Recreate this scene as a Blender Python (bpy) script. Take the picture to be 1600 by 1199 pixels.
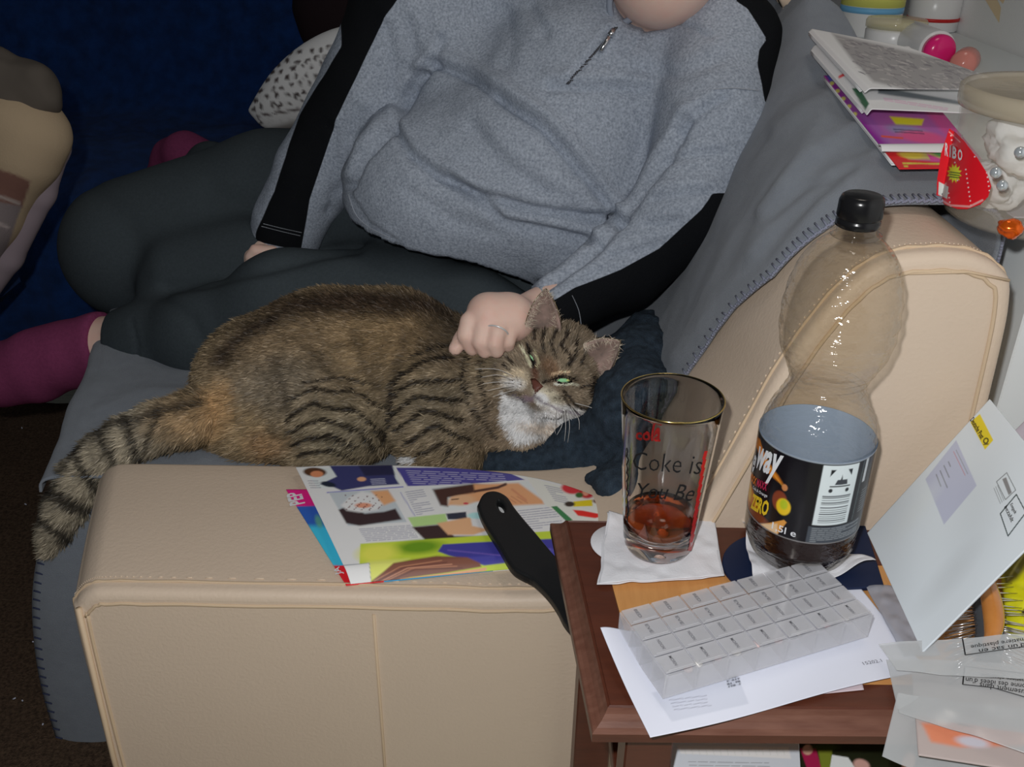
import bpy, bmesh, math, random
import numpy as np
from mathutils import Vector, Matrix
from mathutils.bvhtree import BVHTree
from mathutils.geometry import tessellate_polygon
random.seed(7); rng = np.random.default_rng(7)
D = bpy.data; SC = bpy.context.scene; COL = SC.collection
for o in list(D.objects): D.objects.remove(o)

# ------------------------------------------------------------------ camera, light, exposure
FPX = 1505.0; CAMH = 1.07; PITCH = math.radians(28); ROLL = math.radians(1.0)
Fv = np.array([0, math.cos(PITCH), -math.sin(PITCH)]); R0 = np.array([1.0, 0, 0]); U0 = np.cross(R0, Fv)
Rv = R0*math.cos(ROLL)+U0*math.sin(ROLL); Uv = U0*math.cos(ROLL)-R0*math.sin(ROLL)
CP = np.array([0, 0, CAMH])
cd = D.cameras.new('camera'); cam = D.objects.new('camera', cd); COL.objects.link(cam)
cd.sensor_width = 36; cd.lens = FPX/1600*36; cd.clip_start = .02
m = Matrix.Identity(4)
for i in range(3): m[i][0] = Rv[i]; m[i][1] = Uv[i]; m[i][2] = -Fv[i]; m[i][3] = CP[i]
cam.matrix_world = m; SC.camera = cam
w = D.worlds.new('room_ambience'); SC.world = w; w.use_nodes = True
w.node_tree.nodes['Background'].inputs[0].default_value = (.9, .95, 1.0, 1)
w.node_tree.nodes['Background'].inputs[1].default_value = .042
FLASH = np.array([-.05, -.01, CAMH+.075]); KF = .70
ld = D.lights.new('camera_flash', 'POINT'); lo = D.objects.new('camera_flash', ld); COL.objects.link(lo)
lo.location = FLASH; ld.energy = KF*39.48*.74; ld.shadow_soft_size = .012; ld.color = (1, 1, 1)
SC.view_settings.view_transform = 'Standard'; SC.view_settings.look = 'None'
SC.view_settings.exposure = 0; SC.view_settings.gamma = 1; SC.view_settings.use_curve_mapping = False
SC.cycles.max_bounces = 14; SC.cycles.transmission_bounces = 12; SC.cycles.transparent_max_bounces = 16
SC.cycles.caustics_refractive = True; SC.cycles.blur_glossy = .4; SC.cycles.sample_clamp_indirect = 6

rl_ = D.lights.new('fill_light', 'AREA'); ro = D.objects.new('fill_light', rl_); COL.objects.link(ro); ro.location = (.35, .95, 2.05); rl_.shape = 'DISK'; rl_.size = .35; rl_.energy = 1.7; rl_.color = (1, .9, .78)  # added warm fill from overhead, no visible source, brightens the upper right
ro.rotation_euler = (math.radians(-14), math.radians(-14), 0)

def ray(x, y): return Fv+(x-800)/FPX*Rv-(y-599.5)/FPX*Uv
def PZ(x, y, z): d = ray(x, y); return CP+d*((z-CAMH)/d[2])
def PY(x, y, Y): d = ray(x, y); return CP+d*(Y/d[1])
def PL(x, y, pt, n):
    d = ray(x, y); return CP+d*(np.dot(np.asarray(pt)-CP, n)/np.dot(d, n))
def proj(V):
    q = np.asarray(V)-CP; dz = q@Fv
    return 800+FPX*(q@Rv)/dz, 599.5-FPX*(q@Uv)/dz
def lin(c):
    c = np.asarray(c, float)/255.0
    return np.where(c <= .04045, c/12.92, ((c+.055)/1.055)**2.4)
def A(c, r=1.0, cos=.75):
    """surface albedo that looks like sRGB colour c when the flash is r metres away"""
    return np.clip(lin(c)/(KF/(r*r)*cos+.028), .003, .9)

# ------------------------------------------------------------------ objects
ROOT = {}
def tag(o, label=None, cat=None, group=None, kind=None):
    if label: o['label'] = label
    if cat: o['category'] = cat
    if group: o['group'] = group
    if kind: o['kind'] = kind
    return o
def thing(name, label, cat, loc, group=None):
    o = D.objects.new(name, None); COL.objects.link(o); o.location = [float(v) for v in loc]; o.empty_display_size = .02
    ROOT[o.name] = np.array(loc, float); tag(o, label, cat, group); return o
def mk(name, V, F, mats, parent=None, smooth=True, cols=None, attrs=None, fmat=None, label=None):
    V = np.asarray(V, float).reshape(-1, 3)
    if parent is None:
        off = np.array([(V[:, 0].min()+V[:, 0].max())/2, (V[:, 1].min()+V[:, 1].max())/2, V[:, 2].min()])
    else: off = ROOT[parent.name]
    me = D.meshes.new(name)
    Vo = V-off
    if isinstance(F, np.ndarray):
        n, k = F.shape
        me.vertices.add(len(Vo)); me.vertices.foreach_set('co', Vo.ravel().astype(np.float32))
        me.loops.add(n*k); me.loops.foreach_set('vertex_index', F.ravel().astype(np.int32))
        me.polygons.add(n); me.polygons.foreach_set('loop_start', (np.arange(n)*k).astype(np.int32))
        me.update(calc_edges=True); me.validate()
    else:
        me.from_pydata([tuple(v) for v in Vo], [], [tuple(int(i) for i in f) for f in F]); me.update()
    if smooth: me.polygons.foreach_set('use_smooth', np.ones(len(me.polygons), bool))
    if not isinstance(mats, (list, tuple)): mats = [mats]
    for mm in mats: me.materials.append(mm)
    if fmat is not None and len(fmat) == len(me.polygons): me.polygons.foreach_set('material_index', np.asarray(fmat, np.int32))
    if cols is not None:
        a = me.color_attributes.new('Col', 'FLOAT_COLOR', 'POINT')
        c = np.ones((len(V), 4), np.float32); c[:, :3] = cols; a.data.foreach_set('color', c.ravel())
    for k, v in (attrs or {}).items():
        a = me.attributes.new(k, 'FLOAT', 'POINT'); a.data.foreach_set('value', np.asarray(v, np.float32))
    o = D.objects.new(name, me); COL.objects.link(o)
    if parent is None: o.location = off; ROOT[o.name] = off
    else: o.parent = parent; ROOT[o.name] = off
    if label: o['label'] = label
    return o
class MB:
    """collects shapes into one mesh"""
    def __init__(s): s.V = []; s.F = []; s.n = 0; s.M = []
    def add(s, V, F, m=0):
        V = np.asarray(V, float).reshape(-1, 3); s.V.append(V)
        s.F += [tuple(int(i)+s.n for i in f) for f in F]; s.M += [m]*len(F); s.n += len(V); return s
    def box(s, c, d, ax=None, bev=0.0, m=0):
        c = np.asarray(c, float); h = np.asarray(d, float)/2; ax = np.eye(3) if ax is None else np.asarray(ax)
        if bev <= 0:
            V = [[i*h[0], j*h[1], k*h[2]] for k in (-1, 1) for j in (-1, 1) for i in (-1, 1)]
            F = [(0, 2, 3, 1), (4, 5, 7, 6), (0, 1, 5, 4), (2, 6, 7, 3), (0, 4, 6, 2), (1, 3, 7, 5)]
            return s.add(np.array(V)@ax+c, F, m)
        V = []; b = bev; ring = []
        for z, ins in ((-h[2], b), (-h[2]+b, 0), (h[2]-b, 0), (h[2], b)):
            x, y = h[0]-ins, h[1]-ins; q = b*.7 if ins == 0 else b*.5
            V += [(x-q, -y, z), (x, -y+q, z), (x, y-q, z), (x-q, y, z), (-x+q, y, z), (-x, y-q, z), (-x, -y+q, z), (-x+q, -y, z)]
        F = [tuple(range(7, -1, -1)), tuple(range(24, 32))]
        for r in range(3):
            for i in range(8):
                a = r*8+i; b2 = r*8+(i+1) % 8; F.append((a, b2, b2+8, a+8))
        return s.add(np.array(V)@ax+c, F, m)
    def tube(s, P, r, n=8, m=0, closed=False):
        P = [np.asarray(p, float) for p in P]; R = r if hasattr(r, '__len__') else [r]*len(P)
        V = []; F = []; k = len(P); up = None
        for i, p in enumerate(P):
            t = (P[(i+1) % k]-P[i-1]) if closed else P[min(i+1, k-1)]-P[max(i-1, 0)]
            t = t/(np.linalg.norm(t)+1e-12)
            if up is None:
                up = np.array([0, 0, 1.0]) if abs(t[2]) < .9 else np.array([1.0, 0, 0])
            a = np.cross(t, up); a /= np.linalg.norm(a)+1e-12; b = np.cross(a, t); up = b
            for j in range(n):
                q = 2*math.pi*j/n; V.append(p+R[i]*(math.cos(q)*a+math.sin(q)*b))
        for i in range(k if closed else k-1):
            for j in range(n):
                a0 = i*n+j; a1 = i*n+(j+1) % n; b0 = ((i+1) % k)*n+j; b1 = ((i+1) % k)*n+(j+1) % n
                F.append((a0, b0, b1, a1))
        if not closed: F += [tuple(range(n)), tuple(range((k-1)*n+n-1, (k-1)*n-1, -1))]
        return s.add(V, F, m)
    def lathe(s, prof, c, n=48, m=0, axis=None):
        ax = np.eye(3) if axis is None else axis; V = []; F = []; k = len(prof)
        for r, z in prof:
            for j in range(n):
                q = 2*math.pi*j/n; V.append((r*math.cos(q), r*math.sin(q), z))
        for i in range(k-1):
            for j in range(n):
                F.append((i*n+j, i*n+(j+1) % n, (i+1)*n+(j+1) % n, (i+1)*n+j))
        if prof[0][0] > 1e-6: F.append(tuple(range(n-1, -1, -1)))
        if prof[-1][0] > 1e-6: F.append(tuple(range((k-1)*n, k*n)))
        return s.add(np.array(V)@ax+np.asarray(c), F, m)
    def make(s, name, mats, parent=None, smooth=True, label=None):
        return mk(name, np.concatenate(s.V), s.F, mats, parent, smooth, fmat=s.M, label=label)
def solid(o, t, off=-1):
    md = o.modifiers.new('thickness', 'SOLIDIFY'); md.thickness = t; md.offset = off; return o
def bevel(o, w_=.002, seg=2):
    md = o.modifiers.new('rounded', 'BEVEL'); md.width = w_; md.segments = seg; md.limit_method = 'ANGLE'; return o
def unit(v): v = np.asarray(v, float); return v/np.linalg.norm(v)
def spline(P, n):
    P = np.asarray(P, float); k = len(P); t = np.linspace(0, k-1, n); i = np.clip(t.astype(int), 0, k-2); f = (t-i)[:, None]
    p0 = P[np.maximum(i-1, 0)]; p1 = P[i]; p2 = P[i+1]; p3 = P[np.minimum(i+2, k-1)]
    return .5*((2*p1)+(-p0+p2)*f+(2*p0-5*p1+4*p2-p3)*f*f+(-p0+3*p1-3*p2+p3)*f**3)
def gridF(nu, nv):
    i = np.arange(nu-1)[:, None]*nv+np.arange(nv-1)[None]; i = i.ravel()
    return np.stack([i, i+nv, i+nv+1, i+1], 1)

# ------------------------------------------------------------------ smooth noise in numpy
_nz = {}
def noise3(P, scale, seed=0):
    g = _nz.setdefault(seed, np.random.default_rng(seed+11).random((32, 32, 32)))
    q = np.asarray(P)*scale; i = np.floor(q).astype(int); f = q-i; f = f*f*(3-2*f); r = 0
    for a in (0, 1):
        for b in (0, 1):
            for c in (0, 1):
                wgt = (f[..., 0] if a else 1-f[..., 0])*(f[..., 1] if b else 1-f[..., 1])*(f[..., 2] if c else 1-f[..., 2])
                r = r+wgt*g[(i[..., 0]+a) % 32, (i[..., 1]+b) % 32, (i[..., 2]+c) % 32]
    return r*2-1

# ------------------------------------------------------------------ implicit shapes -> one continuous mesh
class SDF:
    def __init__(s, vox, k): s.vox = vox; s.k = k; s.p = []; s.cut = []
    def cone(s, a, b, ra, rb=None, k=None):
        s.p.append(('c', np.asarray(a, float), np.asarray(b, float), ra, ra if rb is None else rb, k)); return s
    def chain(s, pts, k=None):
        for (a, ra), (b, rb) in zip(pts[:-1], pts[1:]): s.cone(a, b, ra, rb, k)
        return s
    def ell(s, c, r, ax=None, k=None):
        s.p.append(('e', np.asarray(c, float), np.asarray(r, float), np.eye(3) if ax is None else np.asarray(ax), None, k)); return s
    def plane(s, pt, n, R=.12, k=.004): s.cut.append(('p', np.asarray(pt, float), unit(n), R, k)); return s
    def hole(s, a, b, r, k=.006): s.cut.append(('h', np.asarray(a, float), np.asarray(b, float), r, k)); return s
    @staticmethod
    def dcone(P, a, b, ra, rb):
        ba = b-a; L2 = float(ba@ba)+1e-12; t = np.clip(((P-a)@ba)/L2, 0, 1)
        return np.linalg.norm(P-a-t[..., None]*ba, axis=-1)-(ra+(rb-ra)*t)
    def build(s):
        lo_, hi_ = [], []
        for q in s.p:
            if q[0] == 'c': lo_ += [q[1]-q[3], q[2]-q[4]]; hi_ += [q[1]+q[3], q[2]+q[4]]
            else: r = max(q[2]); lo_.append(q[1]-r); hi_.append(q[1]+r)
        lo_ = np.min(lo_, 0)-3*s.vox; hi_ = np.max(hi_, 0)+3*s.vox
        n = np.ceil((hi_-lo_)/s.vox).astype(int)+1
        vol = np.full(n, .5, np.float32)
        ax = [lo_[i]+np.arange(n[i])*s.vox for i in range(3)]
        for q in s.p:
            k = s.k if q[5] is None else q[5]; mg = k*1.2+2*s.vox
            if q[0] == 'c': l = np.minimum(q[1]-q[3], q[2]-q[4])-mg; h = np.maximum(q[1]+q[3], q[2]+q[4])+mg
            else: r = max(q[2]); l = q[1]-r-mg; h = q[1]+r+mg
            i0 = np.clip(np.floor((l-lo_)/s.vox).astype(int), 0, n-1); i1 = np.clip(np.ceil((h-lo_)/s.vox).astype(int)+1, 1, n)
            X, Y, Z = np.meshgrid(*[ax[i][i0[i]:i1[i]] for i in range(3)], indexing='ij'); P = np.stack([X, Y, Z], -1)
            if q[0] == 'c': d = s.dcone(P, q[1], q[2], q[3], q[4])
            else:
                L = (P-q[1])@q[3].T; k0 = np.linalg.norm(L/q[2], axis=-1); k1 = np.linalg.norm(L/q[2]**2, axis=-1)+1e-9; d = k0*(k0-1)/k1
            sl = tuple(slice(i0[i], i1[i]) for i in range(3)); v = vol[sl]
            hh = np.clip(.5+.5*(d-v)/k, 0, 1); vol[sl] = (d*(1-hh)+v*hh-k*hh*(1-hh)).astype(np.float32)
        if s.cut:
            for q in s.cut:
                X, Y, Z = np.meshgrid(*ax, indexing='ij'); P = np.stack([X, Y, Z], -1)
                d = np.minimum((P-q[1])@q[2], q[3]-np.linalg.norm(P-q[1], axis=-1)) if q[0] == 'p' else -s.dcone(P, q[1], q[2], q[3], q[3])
                k = q[-1]; hh = np.clip(.5-.5*(d-vol)/k, 0, 1); vol = (d*(1-hh)+vol*hh+k*hh*(1-hh)).astype(np.float32)
        vol[0] = vol[-1] = .1; vol[:, 0] = vol[:, -1] = .1; vol[:, :, 0] = vol[:, :, -1] = .1
        return nets(vol, lo_, s.vox)
def nets(vol, lo_, vox):
    ins = vol < 0; c = np.zeros(np.array(vol.shape)-1, np.int8)
    for a in (0, 1):
        for b in (0, 1):
            for d in (0, 1): c += ins[a:vol.shape[0]-1+a, b:vol.shape[1]-1+b, d:vol.shape[2]-1+d]
    act = (c > 0) & (c < 8); I = np.argwhere(act); idx = np.full(act.shape, -1, np.int64); idx[act] = np.arange(len(I))
    cor = [(a, b, d) for a in (0, 1) for b in (0, 1) for d in (0, 1)]
    val = {q: vol[I[:, 0]+q[0], I[:, 1]+q[1], I[:, 2]+q[2]] for q in cor}
    S = np.zeros((len(I), 3)); N = np.zeros(len(I))
    for q in cor:
        for axis in range(3):
            if q[axis]: continue
            q2 = list(q); q2[axis] = 1; q2 = tuple(q2); v0, v1 = val[q], val[q2]
            mk_ = (v0 < 0) != (v1 < 0); t = np.where(mk_, v0/(v0-v1+1e-12), 0)
            pt = np.tile(np.array(q, float), (len(I), 1)); pt[:, axis] = t
            S += pt*mk_[:, None]; N += mk_
    V = (I+S/N[:, None])*vox+lo_
    F = []
    for axis in range(3):
        u, v = (axis+1) % 3, (axis+2) % 3
        s0 = [slice(1, -1)]*3; s0[axis] = slice(0, -1); s1 = list(s0); s1[axis] = slice(1, None)
        a0, a1 = ins[tuple(s0)], ins[tuple(s1)]; E_ = np.argwhere(a0 != a1); base = E_.copy(); base[:, u] += 1; base[:, v] += 1
        fl = a0[tuple(E_.T)]
        def cell(du, dv): q = base.copy(); q[:, u] += du; q[:, v] += dv; return idx[tuple(q.T)]
        q = np.stack([cell(-1, -1), cell(0, -1), cell(0, 0), cell(-1, 0)], 1)
        q[~fl] = q[~fl][:, ::-1]; F.append(q)
    return V, np.concatenate(F)
def normals(V, F):
    n = np.cross(V[F[:, 2]]-V[F[:, 0]], V[F[:, 3]]-V[F[:, 1]]); N = np.zeros_like(V)
    for j in range(4): np.add.at(N, F[:, j], n)
    return N/(np.linalg.norm(N, axis=1)[:, None]+1e-12)
def relax(V, F, it=2, lam=.5):
    a = np.concatenate([F[:, 0], F[:, 1], F[:, 2], F[:, 3]]); b = np.concatenate([F[:, 1], F[:, 2], F[:, 3], F[:, 0]])
    for _ in range(it):
        S = np.zeros_like(V); C = np.zeros(len(V))
        for i, j in ((a, b), (b, a)):
            for c in range(3): S[:, c] += np.bincount(i, V[j, c], len(V))
            C += np.bincount(i, minlength=len(V))
        V = V+(S/C[:, None]-V)*lam
    return V

# ------------------------------------------------------------------ painting of vertex colours (print, fur markings)
def dline(px, py, P):
    P = np.asarray(P, float); d = np.full(px.shape, 1e9)
    for a, b in zip(P[:-1], P[1:]):
        ab = b-a; t = np.clip(((px-a[0])*ab[0]+(py-a[1])*ab[1])/(ab@ab+1e-9), 0, 1)
        d = np.minimum(d, np.hypot(px-a[0]-t*ab[0], py-a[1]-t*ab[1]))
    return d
def sdpoly(px, py, P):
    P = list(P); d = dline(px, py, P+[P[0]]); ins = np.zeros(px.shape, bool)
    for (x0, y0), (x1, y1) in zip(P, P[1:]+P[:1]):
        if y0 == y1: continue
        c = ((y0 > py) != (y1 > py)) & (px < (x1-x0)*(py-y0)/(y1-y0)+x0); ins ^= c
    return np.where(ins, -d, d)
class Paint:
    def __init__(s, px, py, base, r=1.0, cos=.75):
        s.px, s.py, s.r, s.cos = px, py, r, cos; s.c = np.tile(A(base, r, cos), (len(px), 1)).astype(float)
    def mix(s, wgt, c): s.c = s.c*(1-wgt[:, None])+A(c, s.r, s.cos)*wgt[:, None]; return s
    def poly(s, P, c, soft=1.0, a=1.0): return s.mix(a*np.clip(.5-sdpoly(s.px, s.py, P)/soft, 0, 1), c)
    def ell(s, x, y, rx, ry, ang, c, soft=.15, a=1.0):
        q = math.radians(ang); dx, dy = s.px-x, s.py-y; u = dx*math.cos(q)+dy*math.sin(q); v = -dx*math.sin(q)+dy*math.cos(q)
        return s.mix(a*np.clip((1-np.hypot(u/rx, v/ry))/soft+.5, 0, 1), c)
    def line(s, P, wd, c, soft=1.0, a=1.0): return s.mix(a*np.clip(.5-(dline(s.px, s.py, P)-wd/2)/soft, 0, 1), c)
    def text(s, P0, P1, Q0, n, c, wd=1.6, a=.75, seed=0):
        """rows of small print from edge P0-P1 down to Q0"""
        r = random.Random(seed); P0, P1, Q0 = map(np.array, (P0, P1, Q0))
        for i in range(n):
            o_ = (Q0-P0)*(i+.5)/n; t = 0
            while t < 1:
                t2 = min(1, t+r.uniform(.06, .2)); s.line([P0+o_+(P1-P0)*t, P0+o_+(P1-P0)*t2], wd, c, .8, a); t = t2+.03
                if r.random() < .04: break
        return s

# ------------------------------------------------------------------ materials
def mat(name, col=(.5, .5, .5), rough=.6, spec=.4, nscale=0, nmix=.0, bump=0, bscale=200, metal=0, trans=0, ior=1.45, alpha=1, attr=False, sheen=0, col2=None, bdist=.001, coat=0, detail=4, stretch=None, sss=0):
    m = D.materials.new(name); m.use_nodes = True; nt = m.node_tree; b = nt.nodes['Principled BSDF']; L = nt.links
    def I(n): return b.inputs[n]
    col = tuple(float(v) for v in col[:3]); I('Base Color').default_value = (*col, 1); I('Roughness').default_value = rough
    I('Specular IOR Level').default_value = spec; I('Metallic').default_value = metal; I('IOR').default_value = ior
    I('Transmission Weight').default_value = trans; I('Alpha').default_value = alpha; I('Coat Weight').default_value = coat
    if sheen: I('Sheen Weight').default_value = sheen; I('Sheen Roughness').default_value = .6
    if sss: I('Subsurface Weight').default_value = sss; I('Subsurface Radius').default_value = (.01, .004, .002); I('Subsurface Scale').default_value = .6
    tc = nt.nodes.new('ShaderNodeTexCoord'); mp = nt.nodes.new('ShaderNodeMapping'); L.new(tc.outputs['Object'], mp.inputs[0])
    if stretch: mp.inputs['Scale'].default_value = stretch
    src = None
    if attr:
        at = nt.nodes.new('ShaderNodeAttribute'); at.attribute_name = 'Col'; src = at.outputs['Color']
    if nscale:
        nz = nt.nodes.new('ShaderNodeTexNoise'); nz.inputs['Scale'].default_value = nscale; nz.inputs['Detail'].default_value = detail
        L.new(mp.outputs[0], nz.inputs['Vector'])
        rp = nt.nodes.new('ShaderNodeMapRange'); rp.inputs['From Min'].default_value = .3; rp.inputs['From Max'].default_value = .7
        L.new(nz.outputs[0], rp.inputs['Value'])
        mx = nt.nodes.new('ShaderNodeMix'); mx.data_type = 'RGBA'
        if src: L.new(src, mx.inputs[6])
        else: mx.inputs[6].default_value = (*col, 1)
        c2 = tuple(float(v) for v in (col2 if col2 is not None else [v*.6 for v in col]))[:3]
        if attr: 
            g = nt.nodes.new('ShaderNodeMix'); g.data_type = 'RGBA'; g.blend_type = 'MULTIPLY'; g.inputs[0].default_value = 1
            L.new(src, g.inputs[6]); g.inputs[7].default_value = (.6, .6, .6, 1); L.new(g.outputs[2], mx.inputs[7])
        else: mx.inputs[7].default_value = (*c2, 1)
        ml = nt.nodes.new('ShaderNodeMath'); ml.operation = 'MULTIPLY'; ml.inputs[1].default_value = nmix
        L.new(rp.outputs[0], ml.inputs[0]); L.new(ml.outputs[0], mx.inputs[0]); src = mx.outputs[2]
    if src: L.new(src, b.inputs['Base Color'])
    if bump:
        n2 = nt.nodes.new('ShaderNodeTexNoise'); n2.inputs['Scale'].default_value = bscale; n2.inputs['Detail'].default_value = 5
        L.new(mp.outputs[0], n2.inputs['Vector']); bp = nt.nodes.new('ShaderNodeBump'); bp.inputs['Strength'].default_value = bump; bp.inputs['Distance'].default_value = bdist
        L.new(n2.outputs[0], bp.inputs['Height']); L.new(bp.outputs[0], b.inputs['Normal'])
    m['b'] = b.name; return m
def two_tone(m, c2, attr):
    """second colour where the float attribute is above zero"""
    nt = m.node_tree; b = nt.nodes[m['b']]; L = nt.links
    at = nt.nodes.new('ShaderNodeAttribute'); at.attribute_name = attr
    g = nt.nodes.new('ShaderNodeMapRange'); g.inputs['From Min'].default_value = -.6; g.inputs['From Max'].default_value = .6; L.new(at.outputs['Fac'], g.inputs['Value'])
    mx = nt.nodes.new('ShaderNodeMix'); mx.data_type = 'RGBA'; L.new(g.outputs[0], mx.inputs[0])
    src = b.inputs['Base Color'].links[0].from_socket; L.new(src, mx.inputs[6]); mx.inputs[7].default_value = (*[float(v) for v in c2], 1)
    L.new(mx.outputs[2], b.inputs['Base Color']); return m
def film(name, col, a, rough=.35):
    m = D.materials.new(name); m.use_nodes = True; nt = m.node_tree; L = nt.links; b = nt.nodes['Principled BSDF']
    b.inputs['Base Color'].default_value = (*[float(v) for v in col], 1); b.inputs['Roughness'].default_value = rough
    t = nt.nodes.new('ShaderNodeBsdfTransparent'); mx = nt.nodes.new('ShaderNodeMixShader'); mx.inputs[0].default_value = a
    L.new(t.outputs[0], mx.inputs[1]); L.new(b.outputs[0], mx.inputs[2]); L.new(mx.outputs[0], nt.nodes['Material Output'].inputs[0]); m['b'] = b.name; return m
def print_mat(name, rough=.35, spec=.45): return mat(name, rough=rough, spec=spec, attr=True)

M = {}
M['leather'] = mat('cream_leather', A((184, 167, 149), .93, .8), .5, .4, 9, .16, .35, 260, bdist=.0012, col2=A((172, 154, 135), .93, .8))
M['leather_seam'] = mat('leather_seam', A((170, 150, 125), .93, .72), .55, .4)
M['thread'] = mat('beige_thread', A((192, 176, 156), .93, .8), .7, .2)
M['fleece'] = mat('grey_fleece', A((86, 91, 98), 1.2, .7), .95, .1, 60, .35, .8, 900, sheen=.25, bdist=.002, col2=A((72, 77, 85), 1.2, .7))
M['navy'] = mat('navy_fleece', A((6, 22, 50), 2.0, .7), .95, .08, 30, .7, .8, 500, sheen=.05, bdist=.003, col2=A((4, 12, 28), 2.0, .7))
M['navy2'] = mat('navy_teal_fleece', A((24, 33, 42), 1.12, .8), .95, .05, 110, .8, .9, 700, sheen=.05, bdist=.004, col2=A((46, 58, 70), 1.12, .8))
M['carpet'] = mat('dark_brown_carpet', A((32, 25, 20), 1.5, .6), .98, .05, 220, .8, 1, 600, col2=A((60, 48, 38), 1.5, .6), bdist=.004)
M['laminate'] = mat('wood_laminate', A((175, 126, 72), 2.1, .4), .4, .4, 12, .5, 0, stretch=(1, 12, 1))
M['wall'] = mat('beige_wallpaper', A((226, 208, 196), 1.9, .8), .9, .1, 90, .35, .6, 300, col2=A((205, 186, 172), 1.9, .8))
M['white_lacquer'] = mat('white_lacquer', A((215, 220, 222), .85, .8), .3, .4)
M['wood'] = mat('dark_stained_wood', A((84, 44, 30), .8, .7), .34, .5, 24, .5, .15, 120, col2=A((58, 30, 22), .8, .7), stretch=(1, 6, 6), bdist=.0005)
M['wood_dusty'] = mat('dusty_moulding_wood', A((112, 76, 62), .78, .7), .5, .4, 30, .6, .2, 150, col2=A((80, 44, 32), .78, .7), stretch=(1, 5, 5), bdist=.0005)
M['veneer'] = mat('orange_veneer', A((198, 144, 88), .8, .72), .4, .4, 20, .5, .1, 90, col2=A((176, 120, 66), .8, .72), stretch=(8, 1, 1), bdist=.0003)
M['paper'] = mat('white_paper', A((214, 217, 233), .76, .75), .75, .2)
M['napkin'] = mat('white_tissue', A((212, 212, 216), .82, .75), .95, .05, 0, 0, .5, 500, bdist=.0006)
M['black_plastic'] = mat('black_plastic', (.012, .013, .014), .42, .4, 0, 0, .2, 600, bdist=.0003)
M['clear'] = mat('clear_plastic', (.97, .96, .94), .02, .5, trans=1, ior=1.25)
def thin(name, tint, ior=1.45, rough=.03):
    m = D.materials.new(name); m.use_nodes = True; nt = m.node_tree; L = nt.links; nt.nodes.remove(nt.nodes['Principled BSDF'])
    n2 = nt.nodes.new('ShaderNodeTexNoise'); n2.inputs['Scale'].default_value = 75; tc = nt.nodes.new('ShaderNodeTexCoord'); mp_ = nt.nodes.new('ShaderNodeMapping'); mp_.inputs['Scale'].default_value = (1, 1, 2.2); L.new(tc.outputs['Object'], mp_.inputs[0]); L.new(mp_.outputs[0], n2.inputs['Vector']); bp = nt.nodes.new('ShaderNodeBump'); bp.inputs['Strength'].default_value = .9; bp.inputs['Distance'].default_value = .0025; L.new(n2.outputs[0], bp.inputs['Height'])
    t = nt.nodes.new('ShaderNodeBsdfTransparent'); t.inputs[0].default_value = (*tint, 1); g = nt.nodes.new('ShaderNodeBsdfGlossy'); g.inputs['Roughness'].default_value = rough; L.new(bp.outputs[0], g.inputs['Normal'])
    f0 = nt.nodes.new('ShaderNodeLayerWeight'); f0.inputs[0].default_value = .5; f1 = nt.nodes.new('ShaderNodeMath'); f1.operation = 'POWER'; f1.inputs[1].default_value = 2.4; L.new(bp.outputs[0], f0.inputs['Normal']); L.new(f0.outputs['Facing'], f1.inputs[0]); f = nt.nodes.new('ShaderNodeMapRange'); f.inputs['To Min'].default_value = .05; f.inputs['To Max'].default_value = .5; L.new(f1.outputs[0], f.inputs['Value']); mx = nt.nodes.new('ShaderNodeMixShader'); L.new(f.outputs[0], mx.inputs[0]); L.new(t.outputs[0], mx.inputs[1]); L.new(g.outputs[0], mx.inputs[2])
    L.new(mx.outputs[0], nt.nodes['Material Output'].inputs[0]); return m
M['pet'] = thin('clear_bottle_plastic', (.93, .91, .87), 1.6, .09)
M['glass'] = mat('clear_glass', (.985, .99, .985), .0, .5, trans=1, ior=1.47)
M['cola'] = mat('cola', (.02, .008, .006), .05, .5)
M['cola2'] = mat('amber_cola', (.62, .13, .03), .0, .5, trans=1, ior=1.33)
M['ink'] = mat('black_print', (.012, .012, .013), .5, .3)
M['ink_grey'] = mat('grey_print', (.16, .16, .18), .6, .2)
M['ink_white'] = mat('white_print', (.8, .82, .85), .5, .3)
M['ink_red'] = mat('red_print', (.62, .02, .02), .4, .4)
M['ink_yellow'] = mat('yellow_print', (.8, .55, .02), .4, .4)
M['ink_orange'] = mat('orange_print', (.75, .2, .01), .4, .4)
M['ink_pink'] = mat('magenta_print', (.5, .02, .08), .4, .4)
M['print'] = print_mat('printed_gloss_paper', .38, .35)
M['skin'] = mat('skin', A((196, 150, 138), 1.13, .8), .5, .35, 50, .3, .25, 300, col2=A((184, 124, 114), 1.13, .8), sss=.12, bdist=.0006)
M['sweater'] = two_tone(mat('heather_grey_knit', A((118, 124, 133), 1.38, .9), .92, .12, 330, .8, .7, 600, col2=A((78, 84, 94), 1.38, .9), bdist=.0015), (.008, .009, .011), 'stripe')
M['trousers'] = mat('charcoal_knit', A((38, 43, 46), 1.4, .75), .92, .1, 260, .4, .5, 700, bdist=.001)
M['sock'] = mat('plum_sock', A((82, 36, 60), 1.45, .85), .95, .08, 200, .4, .6, 500, bdist=.001)
M['steel'] = mat('polished_metal', (.75, .75, .77), .18, .5, metal=1)

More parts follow.
